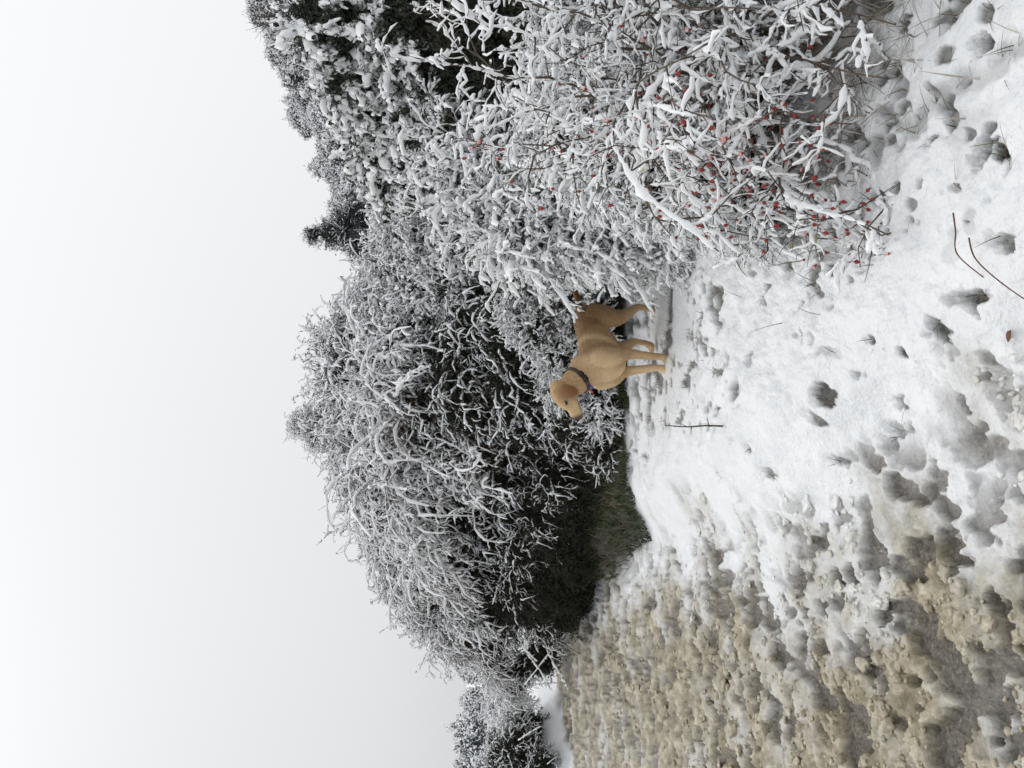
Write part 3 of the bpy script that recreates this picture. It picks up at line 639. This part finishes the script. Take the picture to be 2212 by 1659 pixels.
for k_, a_ in (('ear', ear), ('coat_shade', coat_shade), ('pale_shine', pale_shine), ('muzzle', muz)):
    q_ = bod.attributes.new(k_, 'FLOAT', 'POINT'); q_.data.foreach_set('value', np.clip(a_, 0, 1).astype(np.float32))
M_FUR, t_, b_ = mat("dog_fur", .75)
tc_ = N(t_, 'ShaderNodeTexCoord')
mp = N(t_, 'ShaderNodeMapping'); mp.inputs['Scale'].default_value = (22, 60, 42); t_.links.new(tc_.outputs['Object'], mp.inputs['Vector'])
nf = N(t_, 'ShaderNodeTexNoise'); nf.inputs['Scale'].default_value = 1.6; nf.inputs['Detail'].default_value = 5; t_.links.new(mp.outputs[0], nf.inputs['Vector'])
base_ = ramp_node(t_, [(.3, (.38, .235, .112)), (.7, (.57, .375, .195))], nf.outputs['Fac']).outputs['Color']
c_ = mixc(t_, attr(t_, 'coat_shade'), base_, (.25, .135, .056))
c_ = mixc(t_, attr(t_, 'pale_shine'), c_, (.74, .55, .33))
c_ = mixc(t_, attr(t_, 'ear'), c_, (.20, .080, .026))
c_ = mixc(t_, attr(t_, 'muzzle'), c_, (.10, .06, .04))
t_.links.new(c_, b_.inputs['Base Color'])
b_.inputs['Sheen Weight'].default_value = .25; b_.inputs['Sheen Roughness'].default_value = .4; b_.inputs['Sheen Tint'].default_value = (1, .85, .65, 1)
bp = N(t_, 'ShaderNodeBump'); bp.inputs['Strength'].default_value = .6; bp.inputs['Distance'].default_value = .010
t_.links.new(nf.outputs['Fac'], bp.inputs['Height']); t_.links.new(bp.outputs[0], b_.inputs['Normal'])
bod.materials.clear(); bod.materials.append(M_FUR)
obj('body', bod, dog)
# short coat: thousands of flat-lying hairs, combed back along the body, down the legs and ears
bod.calc_loop_triangles(); nt_ = len(bod.loop_triangles)
tv_ = np.zeros(nt_ * 3, np.int32); bod.loop_triangles.foreach_get('vertices', tv_); tv_ = tv_.reshape(-1, 3)
vn = np.zeros(nv * 3); bod.vertices.foreach_get('normal', vn); vn = vn.reshape(-1, 3)
ar_ = np.linalg.norm(np.cross(co[tv_[:, 1]] - co[tv_[:, 0]], co[tv_[:, 2]] - co[tv_[:, 0]]), axis=1)
rgd = np.random.default_rng(9); nh_ = 42000
ti = rgd.choice(nt_, nh_, p=ar_ / ar_.sum()); bc = rgd.dirichlet((1, 1, 1), nh_)
hp_ = (co[tv_[ti]] * bc[..., None]).sum(1); hn_ = norm((vn[tv_[ti]] * bc[..., None]).sum(1)); v0_ = tv_[ti, 0]
comb = np.tile(np.array([-1., 0, -.45]), (nh_, 1)); comb[hp_[:, 2] < .30] = (-.15, 0, -1)
ishead = np.linalg.norm(hp_ - SK, axis=1) < .2; comb[ishead] = -MF - .25 * MU; comb[ear[v0_] > .4] = -MU
comb = comb + rgd.normal(0, .22, (nh_, 3)); comb = norm(comb - hn_ * (comb * hn_).sum(1)[:, None])
lift = np.radians(rgd.uniform(8, 26, nh_))[:, None]; hd_ = comb * np.cos(lift) + hn_ * np.sin(lift); sd2 = np.cross(hd_, hn_)
hl_ = (rgd.uniform(.008, .015, nh_) * np.where(ishead, .6, 1) * np.where(muz[v0_] > .4, .3, 1))[:, None]
Vh = np.stack([hp_ - sd2 * .0011 - hn_ * .001, hp_ + sd2 * .0011 - hn_ * .001, hp_ + hd_ * hl_], 1).reshape(-1, 3)
at3 = {k_: np.repeat(np.clip(a_[v0_], 0, 1), 3) for k_, a_ in (('ear', ear), ('coat_shade', coat_shade), ('pale_shine', pale_shine), ('muzzle', muz))}; at3['tint'] = np.repeat(rgd.random(nh_), 3)
M_COAT = M_FUR.copy(); M_COAT.name = 'dog_coat'; tt = M_COAT.node_tree; pb = tt.nodes['Principled BSDF']; src = pb.inputs['Base Color'].links[0].from_socket
hv = tt.nodes.new('ShaderNodeHueSaturation'); ta = tt.nodes.new('ShaderNodeAttribute'); ta.attribute_name = 'tint'
tm = tt.nodes.new('ShaderNodeMath'); tm.operation = 'MULTIPLY_ADD'; tm.inputs[1].default_value = .65; tm.inputs[2].default_value = .70
tt.links.new(ta.outputs['Fac'], tm.inputs[0]); tt.links.new(tm.outputs[0], hv.inputs['Value']); tt.links.new(src, hv.inputs['Color']); tt.links.new(hv.outputs[0], pb.inputs['Base Color'])
tag(obj('coat', mesh('coat', Vh, None, np.arange(nh_ * 3).reshape(-1, 3), [M_COAT], False, None, at3), dog), kind='stuff')
M_BLACK, t_, b_ = mat("wet_black", .2); b_.inputs['Base Color'].default_value = (.012, .010, .009, 1)
M_NOSE, t_, b_ = mat("nose_leather", .4); col_noise(t_, b_, (.03, .02, .018), (.07, .045, .04), 300)
def blob(name, c, ax, m, parent, fr=None):
    V, T = ico(3); fr = np.stack([MF, HL, MU]) if fr is None else fr
    return obj(name, mesh(name, (V * np.array(ax)) @ fr + c, None, T, [m]), parent)
bvh_m = bmesh.new(); bvh_m.from_mesh(bod)
from mathutils.bvhtree import BVHTree
BV = BVHTree.FromBMesh(bvh_m)
for sd_ in (1, -1):
    o_ = H(.085, .12 * sd_, .026); d_ = norm(H(.050, .03 * sd_, .018) - o_)
    hit = BV.ray_cast(Vector(o_), Vector(d_))
    ep = np.array(hit[0]) if hit[0] is not None else H(.063, .05 * sd_, .022)
    e_ = blob('eye', ep - d_ * .001, (.0145, .007, .011), M_BLACK, dog)
    blob('eyelid', ep - MF * .002 + MU * .0085 - d_ * .001, (.014, .0075, .004), M_FUR, e_)
nose = blob('nose', H(.183, 0, -.012), (.011, .020, .016), M_NOSE, dog)
# collar round the neck with slide buckle and two tags
M_COLL, t_, b_ = mat("brown_webbing", .8); col_noise(t_, b_, (.055, .040, .032), (.10, .075, .058), 60)
M_METAL, t_, b_ = mat("dark_metal", .35); b_.inputs['Base Color'].default_value = (.03, .03, .032, 1); b_.inputs['Metallic'].default_value = .6
M_BLUE, t_, b_ = mat("blue_tag", .4); b_.inputs['Base Color'].default_value = (.02, .05, .30, 1)
M_RED, t_, b_ = mat("red_tag", .4); b_.inputs['Base Color'].default_value = (.45, .03, .03, 1)
nc_ = np.array([.292, -.010, .628]); na = norm(np.array([.60, -.10, .62])); nl = np.array([0, 1., 0]); nl = norm(nl - na * (nl @ na)); nu = np.cross(na, nl)
ring = []
for i in range(48):
    a = i / 48 * 6.2832; dd = nl * math.cos(a) + nu * math.sin(a)
    hit = BV.ray_cast(Vector(nc_ + dd * .25), Vector(-dd), .25)
    r_ = np.linalg.norm(np.array(hit[0]) - nc_) if hit[0] is not None else .09
    ring.append(min(max(r_, .06), .125))
ring = np.array(ring); ring = (np.roll(ring, 1) + ring * 2 + np.roll(ring, -1)) / 4 + .003
V = []
for i in range(48):
    a = i / 48 * 6.2832; dd = nl * math.cos(a) + nu * math.sin(a)
    for (ww, rr) in ((-.014, 0.), (.014, 0.), (.014, .004), (-.014, .004)): V.append(nc_ + dd * (ring[i] + rr) + na * ww)
V = np.array(V); i = np.arange(48)[:, None] * 4; i2 = (np.arange(48)[:, None] + 1) % 48 * 4; k = np.arange(4)[None]; k2 = (k + 1) % 4
col_o = obj('collar', mesh('collar', V, np.stack([i + k, i + k2, i2 + k2, i2 + k], -1).reshape(-1, 4), None, [M_COLL], False), dog)
def on_collar(a, off=0., out=.006):
    dd = nl * math.cos(a) + nu * math.sin(a); r_ = np.interp(a % 6.2832, np.arange(49) / 48 * 6.2832, np.append(ring, ring[0]))
    return nc_ + dd * (r_ + out) + na * off, dd
def frame_box(name, a, w_, h_, m, parent, th=.004):
    c, dd = on_collar(a); tdir = np.cross(na, dd); g_ = Geo()
    P = np.array([[c + tdir * x + na * y for x, y in ((-w_, -h_), (w_, -h_), (w_, h_), (-w_, h_), (-w_, -h_), (w_, -h_))]])
    V, Q = tubes(P, np.full((1, 6), th), 6); g_.add(V, Q); return obj(name, g_.mesh(name, [m]), parent)
ca = min(np.linspace(0, 6.28, 90), key=lambda a: -(on_collar(a)[1] @ np.array([-.25 + .5, .60, -.45])))
frame_box('slide_buckle', ca, .017, .017, M_METAL, col_o); frame_box('slide_buckle', ca + .45, .013, .016, M_METAL, col_o)
low = min(np.linspace(0, 6.28, 90), key=lambda a: on_collar(a)[0][2])
for (da, m, nm, rr) in ((.30, M_BLUE, 'blue_tag', .019), (-.08, M_RED, 'red_tag', .016)):
    c, dd = on_collar(low + da, .0, .022); V, T = ico(3)
    fr = np.stack([norm(np.cross(na, dd)), na, dd])
    obj('tag', mesh('tag', (V * np.array([rr * .9, .004, rr * 1.15])) @ fr + c, None, T, [m]), col_o)
bvh_m.free()

# ------------------------------------------------------------------ the rose briar in front, right
rg = np.random.default_rng(404)
rose_root = (1.42, 3.45, float(smooth_ground(np.array([1.42]), np.array([3.45]))[0]))
rose = tag(empty('rose_bush', rose_root), 'snow-covered wild rose bush with red hips spilling over on the right', 'rose bush')
RR = np.array(rose_root)
nC = 330
bx_ = rg.normal(0, .34, nC) + 1.40; by_ = rg.normal(0, .38, nC) + 3.45
base = np.stack([bx_, by_, smooth_ground(bx_, by_)], -1)
az = np.where(rg.random(nC) < .66, np.radians(rg.uniform(165, 285, nC)), rg.uniform(0, 6.28, nC)); el = np.radians(rg.uniform(38, 86, nC))
d0 = np.stack([np.cos(az) * np.cos(el), np.sin(az) * np.cos(el), np.sin(el)], -1)
Lc = rg.uniform(.9, 2.05, nC)
canes = grow(rg, base, d0, Lc, 15, .115, .13)
# a few long canes that arch out low towards the camera's left, and ones leaning right
def cane_path(uvY):
    P = np.array([at(*q) for q in uvY]); return spline(P, 8)
low = [[(1330, 1600, 3.1), (1290, 1520, 2.95), (1230, 1560, 2.8), (1170, 1700, 2.68), (1130, 1850, 2.6)],
       [(1370, 1640, 3.0), (1330, 1590, 2.85), (1260, 1680, 2.7), (1190, 1800, 2.6), (1115, 1930, 2.52)],
       [(1400, 1600, 3.2), (1340, 1480, 3.0), (1270, 1460, 2.85), (1190, 1510, 2.75), (1110, 1620, 2.7)],
       [(1300, 1620, 3.1), (1270, 1700, 2.8), (1220, 1820, 2.6), (1150, 1950, 2.5)],
       [(1450, 1560, 3.2), (1400, 1350, 3.0), (1330, 1230, 2.9), (1260, 1190, 2.85)],
       [(1480, 1500, 3.2), (1450, 1250, 3.0), (1390, 1080, 2.95), (1350, 1000, 2.95)],
       [(1480, 1400, 3.3), (1490, 1150, 3.2), (1520, 960, 3.1), (1555, 820, 3.05)],
       [(1560, 1500, 3.0), (1570, 1250, 2.9), (1610, 1050, 2.8), (1680, 930, 2.75)],
       [(1480, 1450, 3.2), (1500, 1560, 2.8), (1550, 1640, 2.5), (1600, 1800, 2.3)],
       [(1500, 1480, 3.1), (1480, 1600, 2.75), (1490, 1700, 2.5), (1530, 1760, 2.4)],
       [(1420, 1500, 3.2), (1380, 1420, 2.9), (1320, 1440, 2.7), (1250, 1500, 2.6)],
       [(1380, 1700, 2.9), (1350, 1800, 2.6), (1280, 1900, 2.45), (1170, 1980, 2.4)]]
lowP = np.stack([np.stack([np.interp(np.linspace(0, 1, 15), np.linspace(0, 1, len(c)), c[:, k]) for k in range(3)], -1) for c in [cane_path(q) for q in low]])
lowP[:, 1:-1] += rg.normal(0, .012, (len(low), 13, 3))
def uv_of(P):
    r = P - np.array([0, 0, CAM_H]); d = r @ FWD
    return 829.5 + r[..., 0] / d * FPX, 1106 - (r @ UPV) / d * FPX
def room(P, slack=0.):
    """the bush stops well short of the dog: keep what stays on its own side"""
    u, v = uv_of(P); lim = np.interp(v, [800, 1000, 1190, 1500, 1900, 2100], [1520, 1345, 1235, 1120, 1055, 1050])
    return ((u > lim - slack) & (v > 790) & (v < 2010) & (P[..., 1] > 2.0)).all(-1)
canes = canes[room(canes)]
_u, _v = uv_of(canes[:, 5:]); canes = canes[~((_v.min(1) < 1230) & (_u.mean(1) > 1370) & (rg.random(len(canes)) < .72))]
allc = np.concatenate([canes, lowP])
gnd = smooth_ground(allc[..., 0], allc[..., 1]) + .03
allc[..., 2] = np.maximum(allc[..., 2], gnd)
Lc = np.linalg.norm(np.diff(canes, axis=1), axis=-1).sum(1)
tw, sn = Geo(), Geo()
V, Q = tubes(allc - RR, np.linspace(.0068, .0022, 15)[None].repeat(len(allc), 0), 5); tw.add(V, Q)
def dense(P, m):
    n, r, _ = P.shape; x = np.linspace(0, r - 1.001, m); i = x.astype(int); f = (x - i)[None, :, None]
    return P[:, i] * (1 - f) + P[:, i + 1] * f
def patches(P, m, ln, nr_=12):
    """pieces of the twigs P, so that snow lies in separate lumps with bare wood between"""
    n, r, _ = P.shape; s0 = rg.random((n, m)) * (1 - ln); x = (s0[..., None] + np.linspace(0, ln, nr_)) * (r - 1.001); i = x.astype(int); f = (x - i)[..., None]
    ar = np.arange(n)[:, None, None]; return (P[ar, i] * (1 - f) + P[ar, i + 1] * f).reshape(-1, nr_, 3)
snow_on(rg, sn, patches(allc - RR, 4, .20, 14), .0100, 7, .15, .5, .25)
snow_on(rg, sn, dense(lowP - RR, 44), .0108, 7, 0., .5, .4)
k1 = 9; q, dq, f = shoots(rg, allc, k1, .22, 1., 30, 75)
l1 = rg.uniform(.12, .36, len(q)) * np.repeat(np.concatenate([Lc, np.full(len(low), 1.1)]) / 1.5, k1)
C1 = grow(rg, q, dq + np.array([0, 0, .1]), l1, 7, .07, .30); C1 = C1[room(C1, 25)]
V, Q = tubes(C1[:, ::2] - RR, np.linspace(.0034, .0014, 4)[None].repeat(len(C1), 0), 4); tw.add(V, Q)
snow_on(rg, sn, patches(C1 - RR, 1, .72, 11), .0074, 6, .26, .5, .25)
q, dq, f = shoots(rg, C1, 5, .2, 1., 30, 80)
C2 = grow(rg, q, dq, rg.uniform(.03, .12, len(q)), 5, .05, .32)
V, Q = tubes(C2[:, ::2] - RR, np.linspace(.0018, .0009, 3)[None].repeat(len(C2), 0), 3); tw.add(V, Q)
snow_on(rg, sn, C2 - RR, .0062, 5, .34, .45, .3)
cn = obj('canes', tw.mesh('canes', [M_CANE]), rose); tag(cn, kind='stuff')
tag(obj('snow_cover', sn.mesh('snow_cover', [M_SNOW]), cn), kind='stuff')
print('rose', len(allc), len(C1), len(C2))
for (u, v, Y, sc) in ((1470, 1280, 3.9, .62), (1380, 1250, 3.9, .6), (1320, 1330, 3.75, .55), (1280, 1420, 3.6, .5), (1560, 1330, 3.7, .6), (1630, 1400, 3.5, .6), (1400, 1400, 3.65, .55), (1480, 1430, 3.6, .6), (1580, 1470, 3.4, .55),
                      (1360, 1500, 3.4, .5), (1250, 1520, 3.3, .42), (1310, 1600, 3.2, .42), (1210, 1640, 3.05, .34), (1640, 1250, 3.8, .6)):
    p_ = PROT['feather'][NCL[0] % 2]; NCL[0] += 1
    o = obj('twig_tangle', p_[0], rose, at(u, v, Y) - RR, rg.uniform(0, 6.28), sc * rg.uniform(.9, 1.1, 3)); tag(obj('snow_cover', p_[1], o), kind='stuff'); tag(obj('needles', p_[2], o), kind='stuff')
# hips
def hip_mesh(name, mats, iced):
    g_ = Geo(); m_i = []
    prof = [(0, .001), (.0016, .0032), (.0045, .0056), (.008, .0062), (.0115, .0050), (.0140, .0028), (.0148, .0012)]
    an = np.arange(9) / 9 * 6.2832
    V = np.array([[r * math.cos(a), r * math.sin(a), -z] for z, r in prof for a in an]); i = np.arange(len(prof) - 1)[:, None] * 9; k = np.arange(9)[None]; k2 = (k + 1) % 9
    Q = np.stack([i + k, i + k2, i + 9 + k2, i + 9 + k], -1).reshape(-1, 4)
    g_.add(V, Q); m_i += [0] * len(Q)
    nT = 0
    for a in np.arange(5) / 5 * 6.2832:
        c_, s_ = math.cos(a), math.sin(a)
        g_.add(np.array([[.0022 * c_ - .0012 * s_, .0022 * s_ + .0012 * c_, -.0140], [.0022 * c_ + .0012 * s_, .0022 * s_ - .0012 * c_, -.0140], [.0062 * c_, .0062 * s_, -.0225]]), None, np.array([[0, 1, 2]])); nT += 1
    P = np.array([[[0, 0, .03], [.0015, .001, .015], [0, 0, 0]]]); V, Q = tubes(P, np.full((1, 3), .0008), 4); g_.add(V, Q)
    nq = len(m_i); m_i += [1] * len(Q)
    if iced:
        V, T = ico(2); rgi = np.random.default_rng(3); V = V * (1 + rgi.normal(0, .10, (len(V), 1))) * np.array([.0078, .0078, .0062]) + np.array([.0015, .0, -.002]); g_.add(V, None, T); 
    Tn = sum(len(t) for t in g_.T); m_i += [1] * nT + [2] * (Tn - nT)
    return mesh(name, np.concatenate(g_.V), np.concatenate(g_.Q), np.concatenate(g_.T), mats, True, m_i)
HM = [hip_mesh('rose_hip', [M_HIP, M_SEPAL, M_PINK], False), hip_mesh('rose_hip_iced', [M_HIP, M_SEPAL, M_PINK], True)]
tips = np.concatenate([C2[:, -1], C1[:, -1]])
tu, tv = uv_of(tips)
wgt = np.exp(-((tu - 1250) / 170) ** 2) * (tv > 950) * (tv < 1960) * (.7 + .8 * sstep(1300, 1800, tv)) + .10 * (tu < 1640) * (tv > 820) * (tv < 1500)
wgt = wgt * np.exp(-np.clip(tips[:, 1] - 2.9, 0, 9) * 3.0)
tz = smooth_ground(tips[:, 0], tips[:, 1]); wgt[(tips[:, 2] < tz + .07)] = 0
ch = rg.choice(len(tips), 300, False, wgt / wgt.sum())
for i_, j in enumerate(ch):
    o = obj('rose_hip', HM[1 if rg.random() < .24 else 0], rose, tips[j] - RR + np.array([0, 0, -.022]), 0, rg.uniform(.8, 1.2))
    o.rotation_euler = (rg.normal(0, .35), rg.normal(0, .35), rg.uniform(0, 6.28))
# a few withered leaves still on the canes
M_PALE, t_, b_ = mat("withered_leaf", .7); col_noise(t_, b_, (.30, .31, .13), (.50, .47, .28), 60)
lv = np.array([[0, 0, 0], [.012, .012, .004], [.016, .026, .002], [.010, .040, .0], [0, .052, -.004], [-.010, .040, 0], [-.016, .026, .002], [-.012, .012, .004], [0, .026, -.003]])
lm = mesh('leaf', lv, None, np.array([[8, i, (i + 1) % 8] for i in range(8)]), [M_PALE])
for j in rg.choice(len(tips), 8, False, wgt / wgt.sum()):
    o = obj('leaf', lm, rose, tips[j] - RR, 0, rg.uniform(.45, .8)); o.rotation_euler = (rg.uniform(-1, 1), rg.uniform(-1, 1), rg.uniform(0, 6.28))

# ------------------------------------------------------------------ grass
def blades(rg, X, Y, Z, ln, wd, lean, mat_, name, bend=.6, az=None):
    n = len(X); a = rg.uniform(0, 6.28, n) if az is None else az
    ln = ln * rg.uniform(.5, 1.4, n); le = lean * rg.uniform(.3, 1.3, n)
    t = np.array([0, .4, .75, 1.]); s = t[None] * ln[:, None]
    out = np.sin(le)[:, None] * s * (1 + bend * t[None]); hh = np.cos(le)[:, None] * s * (1 - bend * .55 * t[None] * le[:, None])
    cx_ = X[:, None] + np.cos(a)[:, None] * out; cy_ = Y[:, None] + np.sin(a)[:, None] * out; cz_ = Z[:, None] + hh
    w_ = wd * np.array([1, .85, .55, .12])[None] * rg.uniform(.7, 1.3, (n, 1))
    px, py = -np.sin(a)[:, None] * w_, np.cos(a)[:, None] * w_
    V = np.stack([np.stack([cx_ - px, cy_ - py, cz_], -1), np.stack([cx_ + px, cy_ + py, cz_], -1)], 2).reshape(n, 8, 3)
    q = np.array([[0, 1, 3, 2], [2, 3, 5, 4], [4, 5, 7, 6]]); Q = q[None] + (np.arange(n) * 8)[:, None, None]
    return tag(obj(name, mesh(name, V.reshape(-1, 3), Q.reshape(-1, 4), None, [mat_])), kind='stuff')
rg = np.random.default_rng(55)
# green grass under the overhang beside the road
n = 15000; Y = 6.3 + 4.6 * rg.random(n) ** 1.1; X = x_right(Y) + .05 + (1.5 + .1 * Y) * rg.random(n) ** 1.2
k = (fbm(X * 2.5, Y * 2.5, 301, 3) > .40); X, Y = X[k], Y[k]
blades(rg, X, Y, full_ground(X, Y)[0], .10, .0035, .8, M_GREEN, 'green_grass')
n = 9000; Y = 6.4 + 4.6 * rg.random(n); X = x_right(Y) + .05 + 2.2 * rg.random(n)
blades(rg, X, Y, full_ground(X, Y)[0], .13, .003, .9, M_STRAW, 'withered_grass')
# frosted dead grass heaped under the rose
n = 15000; X = rg.normal(1.42, .32, n); Y = rg.normal(3.15, .38, n)
k = fbm(X * 4, Y * 4, 311, 3) > .40; X, Y = X[k], Y[k]
hump = .20 * np.exp(-((X - 1.35) / .5) ** 2 - ((Y - 3.25) / .45) ** 2)
blades(rg, X, Y, full_ground(X, Y)[0] + hump * rg.random(len(X)), .11, .0022, 1.1, M_FROSTED, 'frosted_dead_grass')
# blades poking out of holes in the snow
n = 60000; Y = 1.7 + 4.6 * rg.random(n); X = -.9 + rg.random(n) * (1.1 + .52 * Y + .3)
zz, s_, w_, b_r, _, _ = full_ground(X, Y); k = (b_r > .18 + .5 * rg.random(n)) & (Y < 5.9) & (s_ < .3); X, Y, zz = X[k][:3200], Y[k][:3200], zz[k][:3200]
blades(rg, X, Y, zz, .045, .0014, 1.0, M_STRAW, 'grass_in_snow_holes')
n = 220; Y = 1.9 + 4.0 * rg.random(n); X = -.3 + rg.random(n) * (.2 + .5 * Y)
k = (X > x_right(Y) + .35) & (fbm(X * 3, Y * 3, 331, 2) > .5); X, Y = X[k], Y[k]
blades(rg, X, Y, full_ground(X, Y)[0] - .01, .055, .0008, 1.15, M_STRAW, 'grass_stalks_in_snow')
# snowy low growth under the feathery gorse

# ------------------------------------------------------------------ sticks, stems and arching canes
def stick(name, pts, r0, r1, label, cat, snow=0., m=M_TWIG, side=0, sl=.05, res=10, group=None):
    P = spline(np.array(pts), res); o0 = P[0].copy(); P = P - o0
    g_, s_ = Geo(), Geo(); V, Q = tubes(P[None], np.linspace(r0, r1, len(P))[None], 6, .08, rg); g_.add(V, Q)
    if side:
        q, dq, f = shoots(rg, P[None], side, .15, .98, 35, 75); C = grow(rg, q, dq, sl * rg.uniform(.4, 1.3, len(q)), 5, .02, .12)
        V, Q = tubes(C, np.linspace(r1 * 1.1, r1 * .5, 5)[None].repeat(len(C), 0), 4); g_.add(V, Q)
    o = tag(obj(name, g_.mesh(name, [m]), None, o0), label, cat, group)
    if snow:
        snow_on(rg, s_, dense(P[None], max(18, len(P))), snow, 6, 0, .35, .5)
        if side: snow_on(rg, s_, C, snow * .7, 5, .4, .35)
        obj('snow_cover', s_.mesh('snow_cover', [M_RIME]), o)
    return o
def gpt(u, v, z0=.2, up=.0):
    x, y = on_plane(u, v, z0); return np.array([x, y, gz(x, y) + up])
b0 = gpt(738, 1570, .22, -.02)
stick('stick', [b0, b0 + np.array([.004, .0, .10]), b0 + np.array([-.002, .01, .20]), b0 + np.array([.006, .01, .31])], .0055, .0025, 'thin dark stick standing upright in the snow between dog and camera', 'stick', 0, side=7, sl=.035)
p0, p1, p2, p3 = gpt(1199, 2072, .25, .03), gpt(1160, 2078, .25, .045), gpt(1110, 2076, .25, .04), gpt(1060, 2082, .25, .0)
stick('twig', [p0, p1, p2, p3], .0022, .0014, 'thin brown stem bent over a hole in the near snow, nearer the rose bush', 'stem', 0, M_RUST)
p0, p1, p2, p3 = gpt(1145, 2093, .25, .03), gpt(1100, 2110, .25, .05), gpt(1050, 2132, .25, .045), gpt(998, 2136, .25, .004)
stick('twig', [p0, p1, p2, p3], .0022, .0013, 'thin curved brown stem lying on clean snow at the very bottom of the picture', 'stem', 0, M_RUST)
lf_ = obj('leaf', lm, None, gpt(947, 2120, .22, .012), 1.1, .7); lf_.data = lm.copy(); lf_.data.materials[0] = M_RUST
tag(lf_, 'tiny rust-brown withered leaf lying on the snow near the bottom edge', 'leaf')
for pts, lab in (([(300, 1230, 9.6), (240, 1180, 9.8), (181, 1135, 10.0)], 'long frosted briar cane leaning up to the left over the end of the road'),
                 ([(300, 1115, 10.0), (249, 1139, 9.9), (205, 1172, 9.8), (170, 1190, 9.7)], 'frosted briar cane slanting down to the left across the far snow bank'),
                 ([(290, 1165, 9.9), (245, 1187, 9.7), (205, 1210, 9.6), (177, 1226, 9.5)], 'frosted briar cane drooping lowest over the slush at the end of the road'),
                 ([(181, 1146, 9.8), (182, 1172, 9.8), (184, 1199, 9.8)], 'short frosted briar tip hanging straight down before the far snow bank'),
                 ([(60, 1119, 11.2), (75, 1142, 11.1), (90, 1168, 11.0)], 'frosted cane leaning out of the bush at the left edge of the picture'),
                 ([(330, 1200, 9.4), (300, 1150, 9.6), (262, 1135, 9.7), (232, 1160, 9.7)], 'frosted briar cane arching out of the left end of the hedge')):
    stick('briar_cane', [at(*q) for q in pts], .007, .004, lab, 'cane', .011, side=12, sl=.05, group='frosted canes over the far end of the road' if 'left edge' not in lab else None)
bush('briar_tangle', 'tangle of thin frosted twigs at the left foot of the hedge by the road', 'bush',
     [(330, 1170, 9.6, .55, 'spare'), (300, 1190, 9.8, .45, 'spare'), (380, 1150, 9.5, .7, 'dark'), (360, 1220, 9.4, .6, 'dark'), (440, 1170, 9.2, .8, 'dark'), (520, 1160, 9.0, .8, 'dark'), (460, 1240, 9.6, .8, 'dark'), (400, 1100, 9.9, .8, 'dark'), (560, 1250, 8.9, .75, 'dark'), (500, 1290, 8.9, .6, 'dark'), (640, 1320, 8.0, .45, 'dark'), (420, 1250, 9.3, .6, 'dark'), (480, 1230, 8.2, .6, 'dark'), (580, 1250, 7.9, .6, 'dark'), (400, 1215, 8.8, .55, 'dark'), (540, 1265, 7.9, .42, 'dark'), (470, 1120, 8.5, .55, 'spare'), (545, 1160, 8.2, .5, 'spare'), (400, 1110, 9.1, .55, 'spare'), (610, 1200, 7.8, .5, 'spare')])
# ---- the dark evergreen on the shoulder of the hill and a bare sapling on the skyline
bush('evergreen_tree', 'dark evergreen tree standing up alone where hillside and hedge meet', 'tree',
     [(1155, 712, 18, .5, 'pine'), (1165, 750, 17.7, .66, 'pine'), (1128, 780, 17.6, .5, 'pine'), (1195, 775, 17.6, .52, 'pine'), (1150, 810, 17.5, .8, 'pine'), (1215, 820, 17.4, .7, 'pine'), (1100, 820, 17.4, .6, 'spare'), (1152, 676, 18, .30, 'pine')], trunk_r=.07)
g_ = Geo(); P = grow(rg, np.zeros((14, 3)), rg.normal(size=(14, 3)) * .35 + np.array([0, 0, 1]), rg.uniform(.5, 1.0, 14), 6, 0, .1); V, Q = tubes(P, np.linspace(.012, .004, 6)[None].repeat(14, 0), 4); g_.add(V, Q)
q, dq, f = shoots(rg, P, 6, .3, 1); C = grow(rg, q, dq + np.array([0, 0, .4]), rg.uniform(.1, .35, len(q)), 4, 0, .1); V, Q = tubes(C, np.linspace(.006, .003, 4)[None].repeat(len(C), 0), 3); g_.add(V, Q)
sp_ = at(1622, 600, 24); tag(obj('bare_sapling', g_.mesh('bare_sapling', [M_TWIG]), None, sp_), 'fine bare sapling sticking up on the skyline at the top right', 'sapling')

bush('roadside_bush', 'snowy bushes massed beyond the snow bank at the far left bend', 'bush',
     [(60, 1085, 19, .9, 'spare'), (120, 1100, 19, .9, 'gorse'), (180, 1100, 19.5, .9, 'spare'), (-10, 1070, 19, 1., 'gorse'), (100, 1110, 20, 1., 'dark'), (230, 1110, 20, .9, 'gorse'), (10, 1100, 20, 1., 'dark')])
